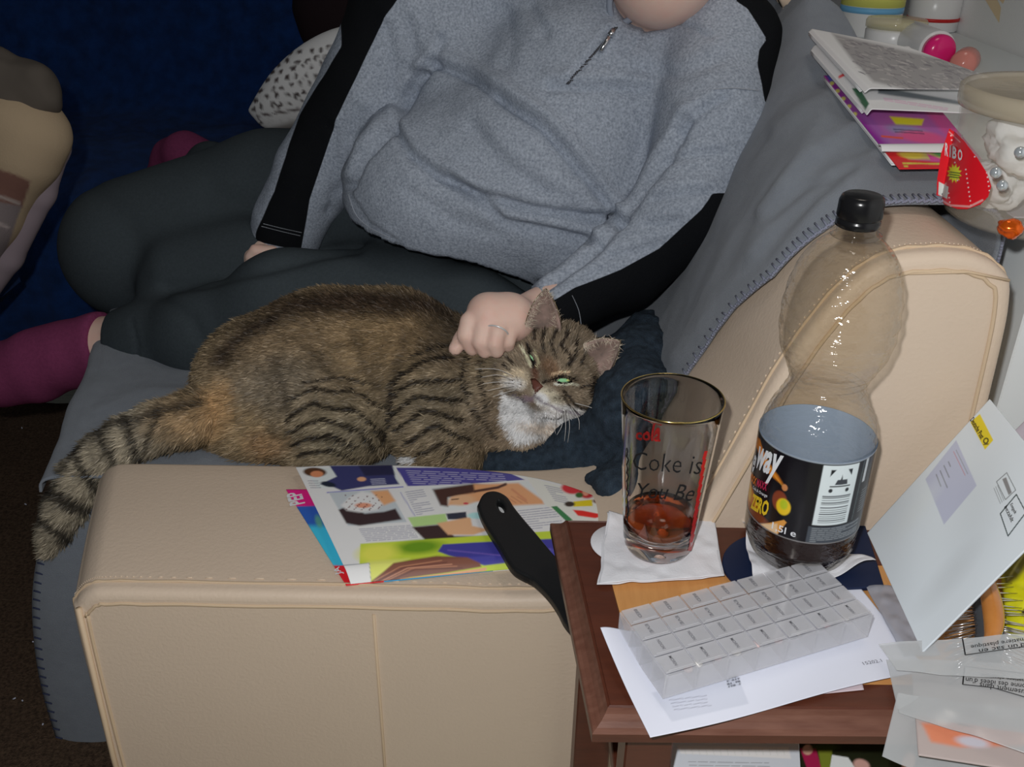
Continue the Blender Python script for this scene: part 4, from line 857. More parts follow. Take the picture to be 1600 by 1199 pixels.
# magazines on the shelf below
def shelfpaint(p):
    p.poly([(1058, 1166), (1232, 1168), (1236, 1186), (1064, 1178)], (222, 224, 226), 2); p.text((1075, 1188), (1200, 1190), (1078, 1199), 2, (120, 120, 126), 1.4, .6, 4)
    for x in range(1070, 1230, 11): p.line([(x, 1172), (x+2, 1180)], 1.2, (198, 200, 198), 1, .8)
Q = [PZ(1040, 1150, .452), PZ(1248, 1152, .452), PZ(1252, 1222, .452), PZ(1030, 1222, .452)]
sheet('newspaper', bil(Q, 150, 60), shelfpaint, M['print'], None, .004, base=(196, 202, 210), r=.85, label='white newspaper lying on the shelf under the side table', cat='newspaper')
def sp2(p):
    p.poly([(1250, 1170), (1275, 1170), (1285, 1205), (1262, 1205)], (150, 30, 70), 2); p.ell(1262, 1172, 8, 8, 0, (190, 150, 130), .3); p.poly([(1278, 1172), (1300, 1172), (1300, 1205), (1284, 1205)], (110, 120, 40), 3)
    p.poly([(1300, 1180), (1325, 1184), (1340, 1205), (1296, 1205)], (210, 215, 220), 1.5); p.ell(1346, 1196, 13, 9, 20, (190, 150, 140), .4); p.ell(1420, 1190, 10, 14, 20, (190, 150, 130), .4); p.ell(1290, 1168, 20, 5, 0, (50, 66, 30), .8); p.ell(1380, 1180, 30, 10, 0, (26, 30, 16), .8)
Q = [PZ(1236, 1150, .446), PZ(1480, 1152, .446), PZ(1490, 1222, .446), PZ(1240, 1222, .446)]
sheet('magazine', bil(Q, 170, 50), sp2, M['print'], None, .004, base=(30, 34, 20), r=.85, label='colourful magazine with dark green cover on the shelf beside the newspaper', cat='magazine')
slab('book', (.345, .60, .4285), (.36, .16, .026), mat('book_cover', A((60, 60, 50), .85), .6), None, label='thick closed book lying flat on the table shelf under the papers', cat='book')

# ------------------------------------------------------------------ magazine on the arm
ZM = .483
top_ = spline(np.array([PZ(x, y, ZM) for x, y in ((462, 730), (540, 727), (640, 728), (740, 734), (830, 746), (900, 764), (985, 800))]), 300)
def rowc(pts, z): return spline(np.array([PZ(x, y, z) for x, y in pts]), 300)
bot = rowc([(537, 884), (640, 876), (740, 868), (830, 860), (930, 845), (1010, 828)], ZM); rol = rowc([(548, 913), (650, 903), (760, 893), (850, 884), (940, 868), (1020, 850)], .4735)
nv = 170; W = np.zeros((300, nv, 3))
for j in range(nv):
    v = j/(nv-1)
    if v < .80: f = v/.80; W[:, j] = top_*(1-f)+bot*f; W[:, j, 2] += .0015*math.sin(f*math.pi)
    else:
        f = (v-.80)/.20; W[:, j] = bot*(1-f)+rol*f; W[:, j, 2] = ZM+(.4735-ZM)*(1-math.cos(f*math.pi/2))
def magpaint(p):
    W_ = (196, 200, 210); t = (112, 112, 130)
    p.poly([(462, 730), (520, 727), (560, 850), (545, 884)], (178, 182, 190), 30, .5)
    p.poly([(474, 732), (616, 729), (626, 757), (497, 763)], (170, 176, 186), 1.5); p.poly([(515, 728), (613, 727), (618, 748), (624, 757), (575, 760), (534, 767), (518, 760), (500, 757), (526, 745)], (44, 46, 84), 2)
    p.poly([(560, 728), (612, 727), (617, 742), (570, 744)], (30, 30, 52), 3, .9); p.ell(492, 738, 18, 7, 3, (66, 42, 28), .3); p.ell(495, 741, 10, 5, 0, (168, 108, 76), .3); p.ell(565, 749, 7, 3.5, 0, (180, 130, 100), .4)
    p.ell(513, 757, 12, 4, 10, (24, 30, 44), .4); p.text((578, 748), (600, 747), (582, 758), 4, (150, 152, 170), 1.2, .7, 3); p.text((480, 750), (496, 750), (486, 764), 4, (110, 110, 120), 1.2, .7, 4)
    p.line([(511, 770), (630, 761)], 1.6, (84, 84, 150), 1)
    p.poly([(619, 731), (700, 731), (790, 737), (820, 750), (720, 757), (637, 760)], (62, 58, 118), 1.2); p.text((634, 734), (785, 740), (646, 757), 7, (160, 158, 196), 1.1, .7, 5)
    p.poly([(514, 770), (607, 765), (636, 816), (544, 822)], (150, 156, 160), 1.5); p.poly([(529, 797), (545, 790), (570, 803), (600, 800), (618, 795), (628, 812), (562, 822), (541, 818)], (46, 34, 36), 3)
    p.poly([(533, 790), (545, 778), (565, 768), (590, 772), (603, 782), (590, 797), (562, 801), (542, 798)], (196, 178, 176), 4); p.poly([(580, 768), (606, 766), (618, 783), (600, 790)], (182, 130, 92), 4); p.ell(568, 790, 13, 4, 0, (176, 120, 98), .5)
    for i in range(34): p.ell(540+(i*37 % 60), 774+(i*23 % 24), 1.2, 1.0, 0, (80, 40, 44), .5, .9)
    p.text((632, 768), (660, 764), (652, 806), 12, t, 1.3, .75, 6); p.line([(626, 770), (648, 806)], 2, (110, 112, 150), 1, .6)
    p.poly([(671, 760), (825, 752), (853, 790), (694, 799)], (172, 180, 196), 1.5); p.poly([(676, 765), (740, 756), (770, 760), (745, 772), (700, 778), (700, 792), (688, 790)], (58, 38, 34), 4)
    p.poly([(740, 757), (810, 755), (848, 782), (850, 788), (790, 791), (765, 782), (720, 787), (700, 790), (705, 777), (742, 770)], (184, 128, 92), 4); p.ell(722, 782, 20, 8, -4, (196, 138, 106), .5); p.line([(742, 768), (778, 762), (790, 757)], 4, (62, 40, 36), 2)
    p.ell(728, 787, 4, 1.8, 0, (160, 60, 66), .4); p.line([(706, 781), (716, 780)], 1.5, (60, 40, 36), 1); p.line([(800, 765), (822, 782)], 3, (160, 100, 76), 2, .7)
    for a in range(3): p.line([(790+a*9, 776), (806+a*9, 786)], 1.5, (150, 92, 70), 1.5, .7)
    p.poly([(637, 809), (750, 799), (780, 842), (664, 844)], (176, 190, 196), 1.5); p.poly([(637, 809), (696, 803), (700, 818), (646, 824)], (140, 166, 108), 2); p.poly([(697, 803), (728, 800), (730, 812), (700, 812)], (40, 42, 54), 2)
    p.poly([(644, 824), (686, 820), (710, 838), (780, 838), (775, 844), (664, 844)], (48, 34, 34), 3); p.poly([(683, 818), (735, 808), (738, 822), (765, 828), (740, 836), (700, 836)], (190, 136, 102), 3); p.ell(745, 806, 14, 5, 0, (140, 186, 180), .5)
    p.text((560, 826), (640, 820), (574, 847), 8, t, 1.3, .7, 7); p.text((808, 797), (864, 791), (826, 829), 9, t, 1.3, .75, 8)
    p.poly([(821, 743), (1000, 800), (1000, 812), (893, 816), (853, 790)], (186, 188, 170), 1.5); p.ell(890, 752, 30, 5, 10, (150, 140, 60), .6, .8); p.text((850, 757), (874, 762), (868, 784), 8, t, 1.2, .7, 9)
    p.ell(892, 764, 15, 8, 10, (166, 44, 50), .4); p.ell(916, 770, 13, 9, 10, (150, 34, 38), .4); p.ell(915, 770, 5, 5, 0, (190, 120, 100), .5); p.ell(905, 774, 6, 4, 0, (50, 80, 40), .5); p.poly([(896, 784), (925, 781), (926, 791), (896, 792)], (176, 158, 30), 1.5); p.ell(890, 788, 8, 4, 0, (50, 40, 34), .5); p.ell(938, 784, 12, 4, 5, (90, 54, 40), .5)
    p.poly([(895, 797), (910, 798), (935, 803), (945, 806), (930, 810), (903, 806)], (176, 40, 34), 2); p.poly([(861, 792), (870, 791), (895, 813), (885, 815)], (50, 100, 62), 1)
    p.poly([(563, 850), (1010, 820), (1030, 870), (560, 920)], (150, 166, 50), 1.5); p.ell(655, 855, 36, 10, -4, (84, 118, 24), .8); p.ell(590, 865, 30, 14, -4, (178, 184, 70), .8); p.poly([(574, 878), (640, 873), (600, 900), (570, 910)], (176, 178, 96), 5, .8)
    p.poly([(684, 862), (692, 851), (740, 848), (866, 842), (1010, 826), (1020, 868), (860, 872), (757, 884), (700, 868)], (52, 50, 120), 2.5); p.line([(700, 860), (780, 868), (860, 858)], 2, (100, 80, 150), 2, .6)
    p.poly([(576, 912), (600, 893), (615, 880), (650, 874), (682, 869), (730, 871), (750, 880), (752, 886), (700, 895), (640, 903), (600, 912)], (98, 62, 50), 3)
    for k in range(5): p.line([(585+k*6, 908), (625+k*6, 886+k), (690+k*8, 876+k*3)], 1.6, ((150, 104, 78), (70, 40, 36), (166, 120, 96))[k % 3], 1.5, .7)
    p.poly([(625, 905), (700, 896), (760, 887), (760, 892), (630, 912)], (186, 130, 100), 2); p.poly([(538, 884), (564, 882), (577, 880), (580, 911), (548, 915)], (204, 208, 218), 1); p.line([(537, 884), (577, 880)], 1.2, (120, 124, 130), 1); p.line([(577, 880), (580, 911)], 1, (130, 134, 120), 1)
mg = thing('magazine', 'open folded magazine with beauty photos lying on the sofa arm', 'magazine', PZ(700, 820, .470))
sheet('page', W, magpaint, M['print'], mg, .0006, base=(190, 194, 204), r=.98, cos=.62)
W2 = W[::6, ::5].copy(); 
for k in range(3):
    Wk = W[::6, ::5].copy(); Wk[..., 2] -= .0022*(k+1); Wk[..., 2] = np.maximum(Wk[..., 2], .4712); Wk[:, :, 0] += .0012*(k+1); Wk[:, :, 1] += .0015; sheet('page', Wk, None, M['print'], mg, .0012, base=(186, 188, 196), r=.98, cos=.62)
Q = [PZ(447, 765, .4722), PZ(700, 764, .4722), PZ(770, 892, .4722), PZ(541, 915, .4722)]
def cov(p):
    p.poly([(440, 760), (500, 760), (510, 792), (455, 792)], (176, 24, 104), 1.2); p.poly([(455, 792), (520, 790), (560, 860), (500, 850)], (36, 74, 144), 2); p.poly([(478, 822), (520, 822), (560, 884), (505, 886)], (50, 150, 186), 8)
    p.poly([(515, 884), (600, 884), (600, 930), (530, 930)], (186, 26, 34), 1.2); p.ell(498, 815, 5, 10, -20, (90, 150, 90), .8, .6)
cv = sheet('cover', bil(Q, 170, 110), cov, M['print'], mg, .0008, base=(50, 130, 170), r=.98, cos=.62)
mb = MB(); flat_text(mb, 'PEP', (0, 0, .4722), up3, (477, 787), (470, 768), .016, .03); mb.make('lettering', M['ink_white'], cv, False); mb = MB(); flat_text(mb, 'JA', (0, 0, .4722), up3, (538, 897), (533, 885), .008, .02); mb.make('lettering', M['ink_white'], cv, False)

# black handle with hanging hole
def plate(name, outer, holes, z, th, mt, parent=None, bev=.0015, zfun=None, label=None, cat=None):
    c = D.curves.new(name, 'CURVE'); c.dimensions = '2D'; c.fill_mode = 'BOTH'; c.extrude = th/2-bev; c.bevel_depth = bev; c.bevel_resolution = 2
    for P in [outer]+holes:
        W_ = [PZ(x, y, z) for x, y in P]; sp = c.splines.new('POLY'); sp.points.add(len(W_)-1); sp.use_cyclic_u = True
        for i, p in enumerate(W_): sp.points[i].co = (p[0], p[1], 0, 1)
    o = D.objects.new(name, c); COL.objects.link(o); bpy.context.view_layer.update(); me = D.meshes.new_from_object(o.evaluated_get(bpy.context.evaluated_depsgraph_get()))
    V = np.array([v.co[:] for v in me.vertices]); F = [tuple(p.vertices) for p in me.polygons]; D.objects.remove(o); D.curves.remove(c); D.meshes.remove(me)
    V[:, 2] += z
    if zfun: V[:, 2] += zfun(V)
    o = mk(name, V, F, mt, parent, smooth=False); tag(o, label, cat); return o
def ell_pts(cx, cy, rx, ry, a, n=24):
    a = math.radians(a); return [(cx+rx*math.cos(t)*math.cos(a)-ry*math.sin(t)*math.sin(a), cy+rx*math.cos(t)*math.sin(a)+ry*math.sin(t)*math.cos(a)) for t in np.linspace(0, 2*math.pi, n, endpoint=False)]
ho = [(750, 795), (755, 810), (765, 829), (784, 859), (797, 882), (805, 893), (818, 901), (836, 911), (859, 934), (875, 957), (890, 984), (920, 1010), (935, 990), (905, 925), (880, 885), (866, 878), (850, 860), (832, 838), (815, 818), (799, 798), (790, 784), (780, 777), (769, 775), (758, 779)]
plate('pan_handle', [tuple(p) for p in spline(np.array(ho+ho[:1], float), 90)[:-1]], [ell_pts(783, 797, 8.5, 13, -32)], .492, .010, M['black_plastic'], None, .003, lambda V: -.0+np.clip((.74-V[:, 1])*.02, 0, .01), 'black plastic pan handle with a hanging hole lying on the magazine', 'handle')

# ------------------------------------------------------------------ glass, napkin, coasters, bottle
gl = thing('drinking_glass', 'conical drinking glass with a little cola standing on white napkins', 'glass', (.127, .664, .5625)); gx, gy, gz = .1265, .6635, .5625
GR = lambda h: .0285+(.0405-.0285)*(h/.145)**.9
pf = [(0.0, 0.0), (.022, .0), (.0268, .0015), (.0285, .005)]+[(GR(h), h) for h in np.linspace(.012, .142, 12)]+[(.0402, .1445), (.0395, .1455), (.0388, .1445)]+[(GR(h)-.0022, h) for h in np.linspace(.14, .024, 12)]+[(.0245, .0175), (.020, .0150), (.0, .0145)]
MB().lathe(pf, (gx, gy, gz), 72).make('glass_wall', M['glass'], gl)
MB().lathe([(0, .0148), (.0200, .0153), (.0243, .0178), (GR(.026)-.0024, .026), (GR(.038)-.0024, .0365), (0, .0365)], (gx, gy, gz), 64).make('cola', M['cola2'], gl)
MB().tube([(gx+.0402*math.cos(a), gy+.0402*math.sin(a), gz+.1450) for a in np.linspace(0, 2*math.pi, 65)[:-1]], .0007, 6, closed=True).make('gilt_rim', mat('gold_rim', (.7, .55, .2), .15, .5, metal=1), gl)
MB().lathe([(.0282, .004), (.0288, .006), (.0290, .011), (.0284, .011), (.0280, .006)], (gx, gy, gz), 64)
def cyl(px, py, cx, cy, rf, far=False):
    d = ray(px, py); p = None; r = rf(0) if callable(rf) else rf
    for _ in range(4):
        a = d[0]**2+d[1]**2; b = -2*(d[0]*cx+d[1]*cy); c = cx*cx+cy*cy-r*r; q_ = max(b*b-4*a*c, 0); t = (-b+(1 if far else -1)*math.sqrt(q_))/(2*a); p = CP+d*t
        if callable(rf): r = rf(p[2])
    return p
def wrap_text(mb, s_, quad, cx, cy, rf, bold=0, m=0, far=False, shear=0):
    """quad: photo points TL TR BR BL of the word's box"""
    q4 = np.array(quad, float)
    def fn(u, v): P = (q4[3][None]*(1-u)[:, None]+q4[2][None]*u[:, None])*(1-v)[:, None]+(q4[0][None]*(1-u)[:, None]+q4[1][None]*u[:, None])*v[:, None]; return np.array([cyl(a, b, cx, cy, rf, far) for a, b in P])
    return lettering(mb, s_, fn, bold, shear, m)
rfg = lambda z: GR(max(.002, z-gz))+.0004
mb = MB(); wrap_text(mb, 'Coke is', [(988, 706), (1100, 712), (1094, 742), (990, 734)], gx, gy, rfg, -.008, shear=.1); mb.make('lettering', M['ink'], gl, False)
mb = MB(); wrap_text(mb, 'You Be', [(996, 755), (1088, 758), (1082, 784), (998, 778)], gx, gy, rfg, .0, shear=.3)
mb.make('lettering', M['ink'], gl, False)
mb = MB(); wrap_text(mb, 'cola', [(992, 669), (1032, 671), (1032, 690), (992, 687)], gx, gy, lambda z: GR(z-gz)-.0026, .03, far=True); mb.make('red_word', M['ink_red'], gl, False); mb = MB()
for k in range(12): a_ = [cyl(1077-k*.1+(19-1.9*k)*.0+(12-k)*2.0, 700+k*13+5, gx, gy, rfg), cyl(1077+(12-k)*2.0+5, 700+k*13+5, gx, gy, rfg), cyl(1075+(11-k)*2.0+5, 713+k*13+5, gx, gy, rfg), cyl(1075+(11-k)*2.0, 713+k*13+5, gx, gy, rfg)]; mb.add(a_, [(0, 1, 2, 3)])
mb.make('red_stripe', M['ink_red'], gl, False)
mb = MB()
for k in range(9): mb.tube([cyl(979+k*.1, 700+k*13, gx, gy, rfg), cyl(980.5+(k % 2)*1.5, 706+k*13, gx, gy, rfg), cyl(979+(k+1)*.1, 713+k*13, gx, gy, rfg)], .0006, 5)
mb.make('side_print', M['ink'], gl)
# napkins: two thin crumpled squares
def napkin(name, quad, z, seed, amp, label, nu=60, lay=2, group=None, lift=None):
    t = thing(name, label, 'napkin', PZ(*np.mean(quad, 0), z-.002), group)
    for L_ in range(lay):
        W = bil([PZ(x+L_*2.5, y-L_*1.5, z+L_*.0012) for x, y in quad], nu, nu); P = W.reshape(-1, 3)
        dz = amp*(noise3(P*[1, 1, 0], 45, seed+L_)+.5*noise3(P*[1, 1, 0], 110, seed+3))
        P = P+np.stack([.0015*noise3(P, 60, seed+1), .0015*noise3(P, 60, seed+2), np.maximum(dz, -.0008)], 1)
        if lift: P[:, 2] += lift(P)
        o = mk('ply', P, gridF(nu, nu), M['napkin'], t); solid(o, .0005, 0)
    return t
MB().lathe([(0, 0), (.028, 0), (.029, .0012), (0, .0018)], PZ(968, 852, .5572), 40); cst = MB().lathe([(0, 0), (.0265, 0), (.0275, .0006), (.027, .0012), (0, .0014)], PZ(972, 850, .5566), 40)
o = cst.make('coaster', M['napkin']); tag(o, 'round white paper coaster peeking out under the napkin by the glass', 'coaster')
napkin('napkin', [(948, 806), (1113, 818), (1130, 902), (934, 914)], .5600, 21, .0014, 'square white paper napkin under the drinking glass', 70, 2, lift=lambda P: .004*np.exp(-((P[:, 0]-PZ(945, 812, .56)[0])**2+(P[:, 1]-PZ(945, 812, .56)[1])**2)/.00018))
nv_ = mat('navy_book_cloth', A((22, 34, 62), .8, .75), .5, .3)
plate('coaster', ell_pts(1190, 880, 60, 42, 0, 40), [], .5585, .0035, nv_, None, .001, None, 'round dark blue coaster under the soft drink bottle', 'coaster')
plate('notebook', [(1250, 822), (1350, 824), (1379, 918), (1260, 925)], [], .5585, .004, nv_, None, .001, None, 'dark navy notebook under the bottle beside the leaning envelope', 'notebook')
napkin('napkin', [(1158, 812), (1310, 860), (1363, 892), (1180, 925)], .5622, 33, .0035, 'crumpled white paper napkin under the soft drink bottle', 70, 1, lift=lambda P: .014*np.exp(-((P[:, 0]-PZ(1352, 900, .56)[0])**2+(P[:, 1]-PZ(1352, 900, .56)[1])**2)/.0003)+.008*np.exp(-((P[:, 0]-PZ(1160, 840, .56)[0])**2+(P[:, 1]-PZ(1160, 840, .56)[1])**2)/.0002))
# bottle
bt = thing('soft_drink_bottle', 'large half-empty plastic cola bottle with black cap and black label', 'bottle', (.2410, .6525, .5625)); bx, by, bz = .2410, .6525, .5655
out = spline(np.array([(.030, .0), (.037, .006), (.0435, .022), (.0448, .032), (.0445, .10), (.0445, .112), (.0438, .124), (.0405, .138), (.0335, .153), (.0290, .164), (.0288, .170), (.0330, .181), (.0385, .192), (.0418, .206), (.0425, .222), (.0412, .240), (.0370, .258), (.0300, .272), (.0215, .281), (.0150, .286), (.0135, .290), (.0133, .303)])*[1, .987], 120)
nb = 96; V = []
for r, z in out:
    for j in range(nb):
        a = 2*math.pi*j/nb; rr = r; foot = max(0, 1-z/.026); rr = r*(1-.10*foot*(.5+.5*math.cos(5*a)))
        if .118 < z < .180: rr += .0006*math.sin(z*900+1.5*math.sin(a*2))
        if .185 < z < .268: 
            rr += .0007*math.sin(z*420+a*3+2*math.sin(a*2))*math.sin((z-.185)/.083*math.pi)
            rr -= .0011*max(0, math.sin(a*14+z*60))**6*max(0, math.sin(z*330))**4
        V.append((bx+rr*math.cos(a), by+rr*math.sin(a), bz+z-(0 if z > .02 else .000)))
V = np.array(V); F = []
for i in range(119):
    for j in range(nb): F.append((i*nb+j, i*nb+(j+1) % nb, (i+1)*nb+(j+1) % nb, (i+1)*nb+j))
F.append(tuple(range(nb-1, -1, -1)))
o = mk('bottle_body', V, F, M['pet'], bt)
li = [(max(0, r-.0006)*(.93 if z < .024 else 1), z) for r, z in out if z < .055]; MB().lathe([(0, .001)]+li[2:]+[(li[-1][0], .056), (0, .056)], (bx, by, bz), 64).make('cola', mat('dark_cola', (.018, .007, .006), .15, .4), bt)
cp = MB(); n = 60; V = []
cpr = [(0, .315), (.0125, .3148), (.0142, .3135), (.0150, .310), (.0152, .2995), (.0150, .2985), (.0144, .2980), (.0153, .2972), (.0156, .2925), (.0140, .2915), (0.0, .2915)]
for r, z in [(a, b*.987) for a, b in cpr]:
    for j in range(120): a = 2*math.pi*j/120; rr = r+(.0004 if (j % 2 and .2955 <= z <= .3075 and r > .013) else 0); V.append((bx+rr*math.cos(a), by+rr*math.sin(a), bz+z-.0))
F = [(i*120+j, (i+1)*120+j, (i+1)*120+(j+1) % 120, i*120+(j+1) % 120) for i in range(len(cpr)-1) for j in range(120)]
mk('cap', V, F, mat('black_cap', (.008, .008, .009), .22, .5), bt, label='black screw cap')
MB().lathe([(.0138, .284), (.0175, .2845), (.0178, .2865), (.0138, .2875)], (bx, by, bz-.0035), 48).make('neck_ring', M['pet'], bt)
# label
LR = .0452; z0, z1 = .6095, .6845
az = math.atan2(-by, -bx)      # towards the camera
nu, nv = 520, 150; u = np.linspace(-math.pi, math.pi, nu); v = np.linspace(0, 1, nv)
Wl = np.zeros((nu, nv, 3)); Wl[..., 0] = bx+LR*np.cos(az+u)[:, None]; Wl[..., 1] = by+LR*np.sin(az+u)[:, None]; Wl[..., 2] = z0+(z1-z0)*v[None]
lp = Wl.reshape(-1, 3); UU = np.degrees(np.repeat(u, nv)); VV_ = np.tile(v, nu)*100   # degrees around, percent up
P_ = Paint(UU, VV_, (20, 19, 24), .80, .8)
P_.poly([(-125, 75), (-66, 92), (-30, 70), (-22, 62), (-40, 66), (-70, 78), (-125, 60)], (204, 120, 34), 3); P_.poly([(-66, 84), (-36, 70), (-24, 61), (-44, 76)], (240, 180, 80), 2)
P_.ell(-70, 18, 22, 13, -20, (190, 110, 24), .3); P_.ell(-76, 22, 12, 9, -20, (220, 168, 40), .4); P_.ell(-50, 8, 18, 6, 0, (120, 60, 30), .5); P_.ell(-24, 42, 8, 12, 0, (130, 62, 40), .2); P_.ell(-19, 37, 7.5, 10, 0, (226, 190, 40), .2); P_.ell(-19, 40, 4, 6, 0, (150, 190, 40), .5, .7); P_.ell(-21, 60, 3, 4, 0, (196, 130, 80), .3)
P_.poly([(-42, 1), (-16, 22), (-13, 20), (-20, 1)], (214, 150, 70), 1); P_.poly([(-42, 2), (-22, 14), (-20, 1)], (236, 226, 200), 2, .5)
P_.poly([(11, 24), (48, 24), (48, 97), (11, 97)], (214, 224, 226), .8); P_.poly([(8, 1), (70, 1), (70, 22), (8, 22)], (70, 76, 84), 1); P_.poly([(54, 24), (56, 24), (56, 97), (54, 97)], (60, 70, 72), .8)
for i, (a_, h_) in enumerate([(52, 1.2), (55, .8), (50, .8), (46, 1.4), (43, .8), (40.5, .8), (38, 1.4), (35, .8), (32.5, .8), (30, 1.2), (27.5, .8), (58, 1.0), (60, 1.6)]): P_.line([(16, a_), (44, a_)], h_, (60, 64, 70), .5, .9)
P_.poly([(19, 92), (24, 92), (19, 84)], (30, 34, 38), .7); P_.poly([(41, 92), (36, 92), (41, 84)], (30, 34, 38), .7); P_.ell(22, 67, 2, 2.4, 0, (40, 44, 48), .4); P_.ell(39, 67, 2, 2.4, 0, (40, 44, 48), .4); P_.poly([(29, 74), (31, 86), (33, 74)], (40, 44, 48), .7); P_.poly([(25, 74), (27, 80), (37, 80), (38, 74)], (60, 64, 70), .7); P_.line([(21, 72), (41, 72)], 1.5, (60, 64, 66), .6)
P_.text((12, 21), (68, 21), (12, 2), 8, (150, 156, 160), 1.1, .8, 12); P_.text((62, 60), (76, 60), (62, 30), 9, (120, 126, 130), 1.3, .6, 13); P_.poly([(58, 70), (62, 70), (62, 98), (58, 98)], (190, 196, 200), .8)
P_.line([(-180, .6), (180, .6)], 1.6, (126, 124, 124), .5); P_.line([(-180, 99), (180, 99)], 1.8, (150, 160, 170), .5)
Fl = gridF(nu, nv); ol = mk('label', lp, Fl, mat('label_print', rough=.22, spec=.5, attr=True), bt, cols=P_.c)
Wi = lp.copy(); d_ = np.stack([Wi[:, 0]-bx, Wi[:, 1]-by, 0*Wi[:, 0]], 1); Wi = Wi-d_*(.00025/LR); Wi = Wi.reshape(nu, nv, 3)[np.r_[0:nu:4, nu-1]][:, np.r_[0:nv:6, nv-1]]
mk('label_back', Wi.reshape(-1, 3), gridF(Wi.shape[0], Wi.shape[1]), mat('label_back_foil', A((150, 168, 196), .85, .6), .35, .5), ol)
def lab_text(s_, a0, a1, v0, v1, mt_, bold=.02, slant=0.0, shear=0.0, rise=0.0):
    mb = MB()
    def fn(uu, vv): a = az+np.radians(a0+(a1-a0)*uu+slant*vv); z = z0+(z1-z0)*((v0+(v1-v0)*vv)+rise*uu)/100; return np.stack([bx+(LR+.0004)*np.cos(a), by+(LR+.0004)*np.sin(a), z], 1)
    lettering(mb, s_, fn, bold, shear); return mb.make('lettering', mt_, ol, False)
lab_text('Free', -150, -84, 14, 50, M['ink_white'], .04, 0, .1, 22); lab_text('way', -68, -31, 46, 86, M['ink_white'], .03, 4, .1, 10); lab_text('e', -81, -69, 44, 68, M['ink_white'], .03, 4, .1, 4)
lab_text('MIXX', -78, -58, 34, 44, M['ink_orange'], .03, 0, .1, 5); lab_text('MAXX', -57, -40, 40, 50, M['ink_pink'], .03, 0, .1, 5); lab_text('Cola & Orange', -64, -38, 31, 36, M['ink_white'], .01, 0, .1, 6); lab_text('ZERO', -62, -34, 8, 28, M['ink_yellow'], .04, 0, .1, 8)
lab_text('1,5l e', -27, -2, 4, 14, M['ink_white'], .01)

# ------------------------------------------------------------------ paper under the pill box, pill box
letter = thing('letter', 'white windowed letter lying under the pill organiser', 'envelope', PZ(1200, 1030, .558))
def letpaint(p):
    p.poly([(1018, 1083), (1150, 1050), (1170, 1100), (1050, 1128)], (196, 200, 214), 2, .8); p.text((1045, 1092), (1102, 1085), (1055, 1112), 4, (138, 140, 156), 1.5, .65, 20)
    for i in range(5):
        for j in range(4): p.poly([(1134+i*4.2+j, 1060-i*1+j*4), (1137+i*4.2+j, 1059-i*1+j*4), (1138+i*4.2+j, 1062-i+j*4), (1135+i*4.2+j, 1063-i+j*4)], (70, 72, 84), 1, .85 if (i*3+j*5) % 4 else .2)
W = bil([PZ(945, 1000, .562), PZ(1338, 911, .5585), PZ(1448, 1046, .5585), PZ(1016, 1153, .5590)], 230, 120)
uu = np.linspace(0, 1, 230)[:, None]; vv = np.linspace(0, 1, 120)[None]
W[..., 2] += .012*np.exp(-(uu/.08)**2)*(1-vv)**2+.002*np.sin(uu*7+vv*3)*np.clip(vv*2-1, 0, 1)**2
W[..., 0] += -.004*np.exp(-(uu/.06)**2)*(1-vv)
ls = sheet('paper_sheet', W, letpaint, M['print'], letter, .0005, base=(214, 217, 236), r=.77, cos=.72)
mb = MB(); flat_text(mb, '15202.1', (0, 0, .5595), up3, (1350, 1040), (1379, 1035), .003, 0); mb.make('lettering', M['ink_grey'], ls, False)
# organiser
zt = .5865; zb = .5625
tc = [PZ(981, 951, zt), PZ(1287, 868, zt), PZ(1352, 962, zt), PZ(1027, 1056, zt)]
ex = unit(tc[1]-tc[0]+tc[2]-tc[3]); ey = unit(np.cross(up3, ex)); Lx = np.linalg.norm(tc[1]-tc[0]+tc[2]-tc[3])/2; Ly = abs(((tc[0]+tc[1]-tc[2]-tc[3])/2)@ey); cc = np.mean(tc, 0)
po = thing('pill_organiser', 'frosted plastic pill organiser with 28 lidded compartments on the letter', 'pill box', (cc[0], cc[1], zb))
fr = film('frosted_plastic', (.80, .80, .83), .26, .2); fr2 = film('frosted_lid', (.66, .66, .69), .42, .1)
AX = np.array([ex, ey, up3]); mb = MB(); hz = (zb+zt)/2-.001
mb.box(cc*[1, 1, 0]+[0, 0, zb+.0006], (Lx, Ly, .0012), AX)
for i in range(8): mb.box(cc*[1, 1, 0]+ex*(i/7-.5)*(Lx-.001)+[0, 0, hz], (.0011, Ly, zt-zb-.003), AX)
for j in range(5): mb.box(cc*[1, 1, 0]+ey*(j/4-.5)*(Ly-.001)+[0, 0, hz], (Lx, .0011, zt-zb-.003), AX)
mb.make('tray', fr, po, False)
lids = None; wx, wy = Lx/7, Ly/4; WORDS = ['MORN', 'NOON', 'EVE', 'BED']
for i in range(7):
    for j in range(4):
        c = cc*[1, 1, 0]+ex*((i+.5)/7-.5)*Lx+ey*((j+.5)/4-.5)*Ly+[0, 0, zt-.0008]
        mb = MB().box(c, (wx-.0016, wy-.0011, .0014), AX, bev=.0005); mb.box(c+ey*(-wy*.42)+[0, 0, .0012], (wx*.8, .0012, .0014), AX, bev=.0004)
        l_ = mb.make('lid', fr2, po, False); t = MB(); a = c-ex*wx*.12+ey*wy*.30+[0, 0, .0009]; w_, h_ = wy*.55, .0026
        lettering(t, WORDS[j], lambda u, v: a-ey*(u*w_)[:, None]+ex*(v*h_)[:, None], .01); t.make('lettering', M['ink_grey'], l_, False)
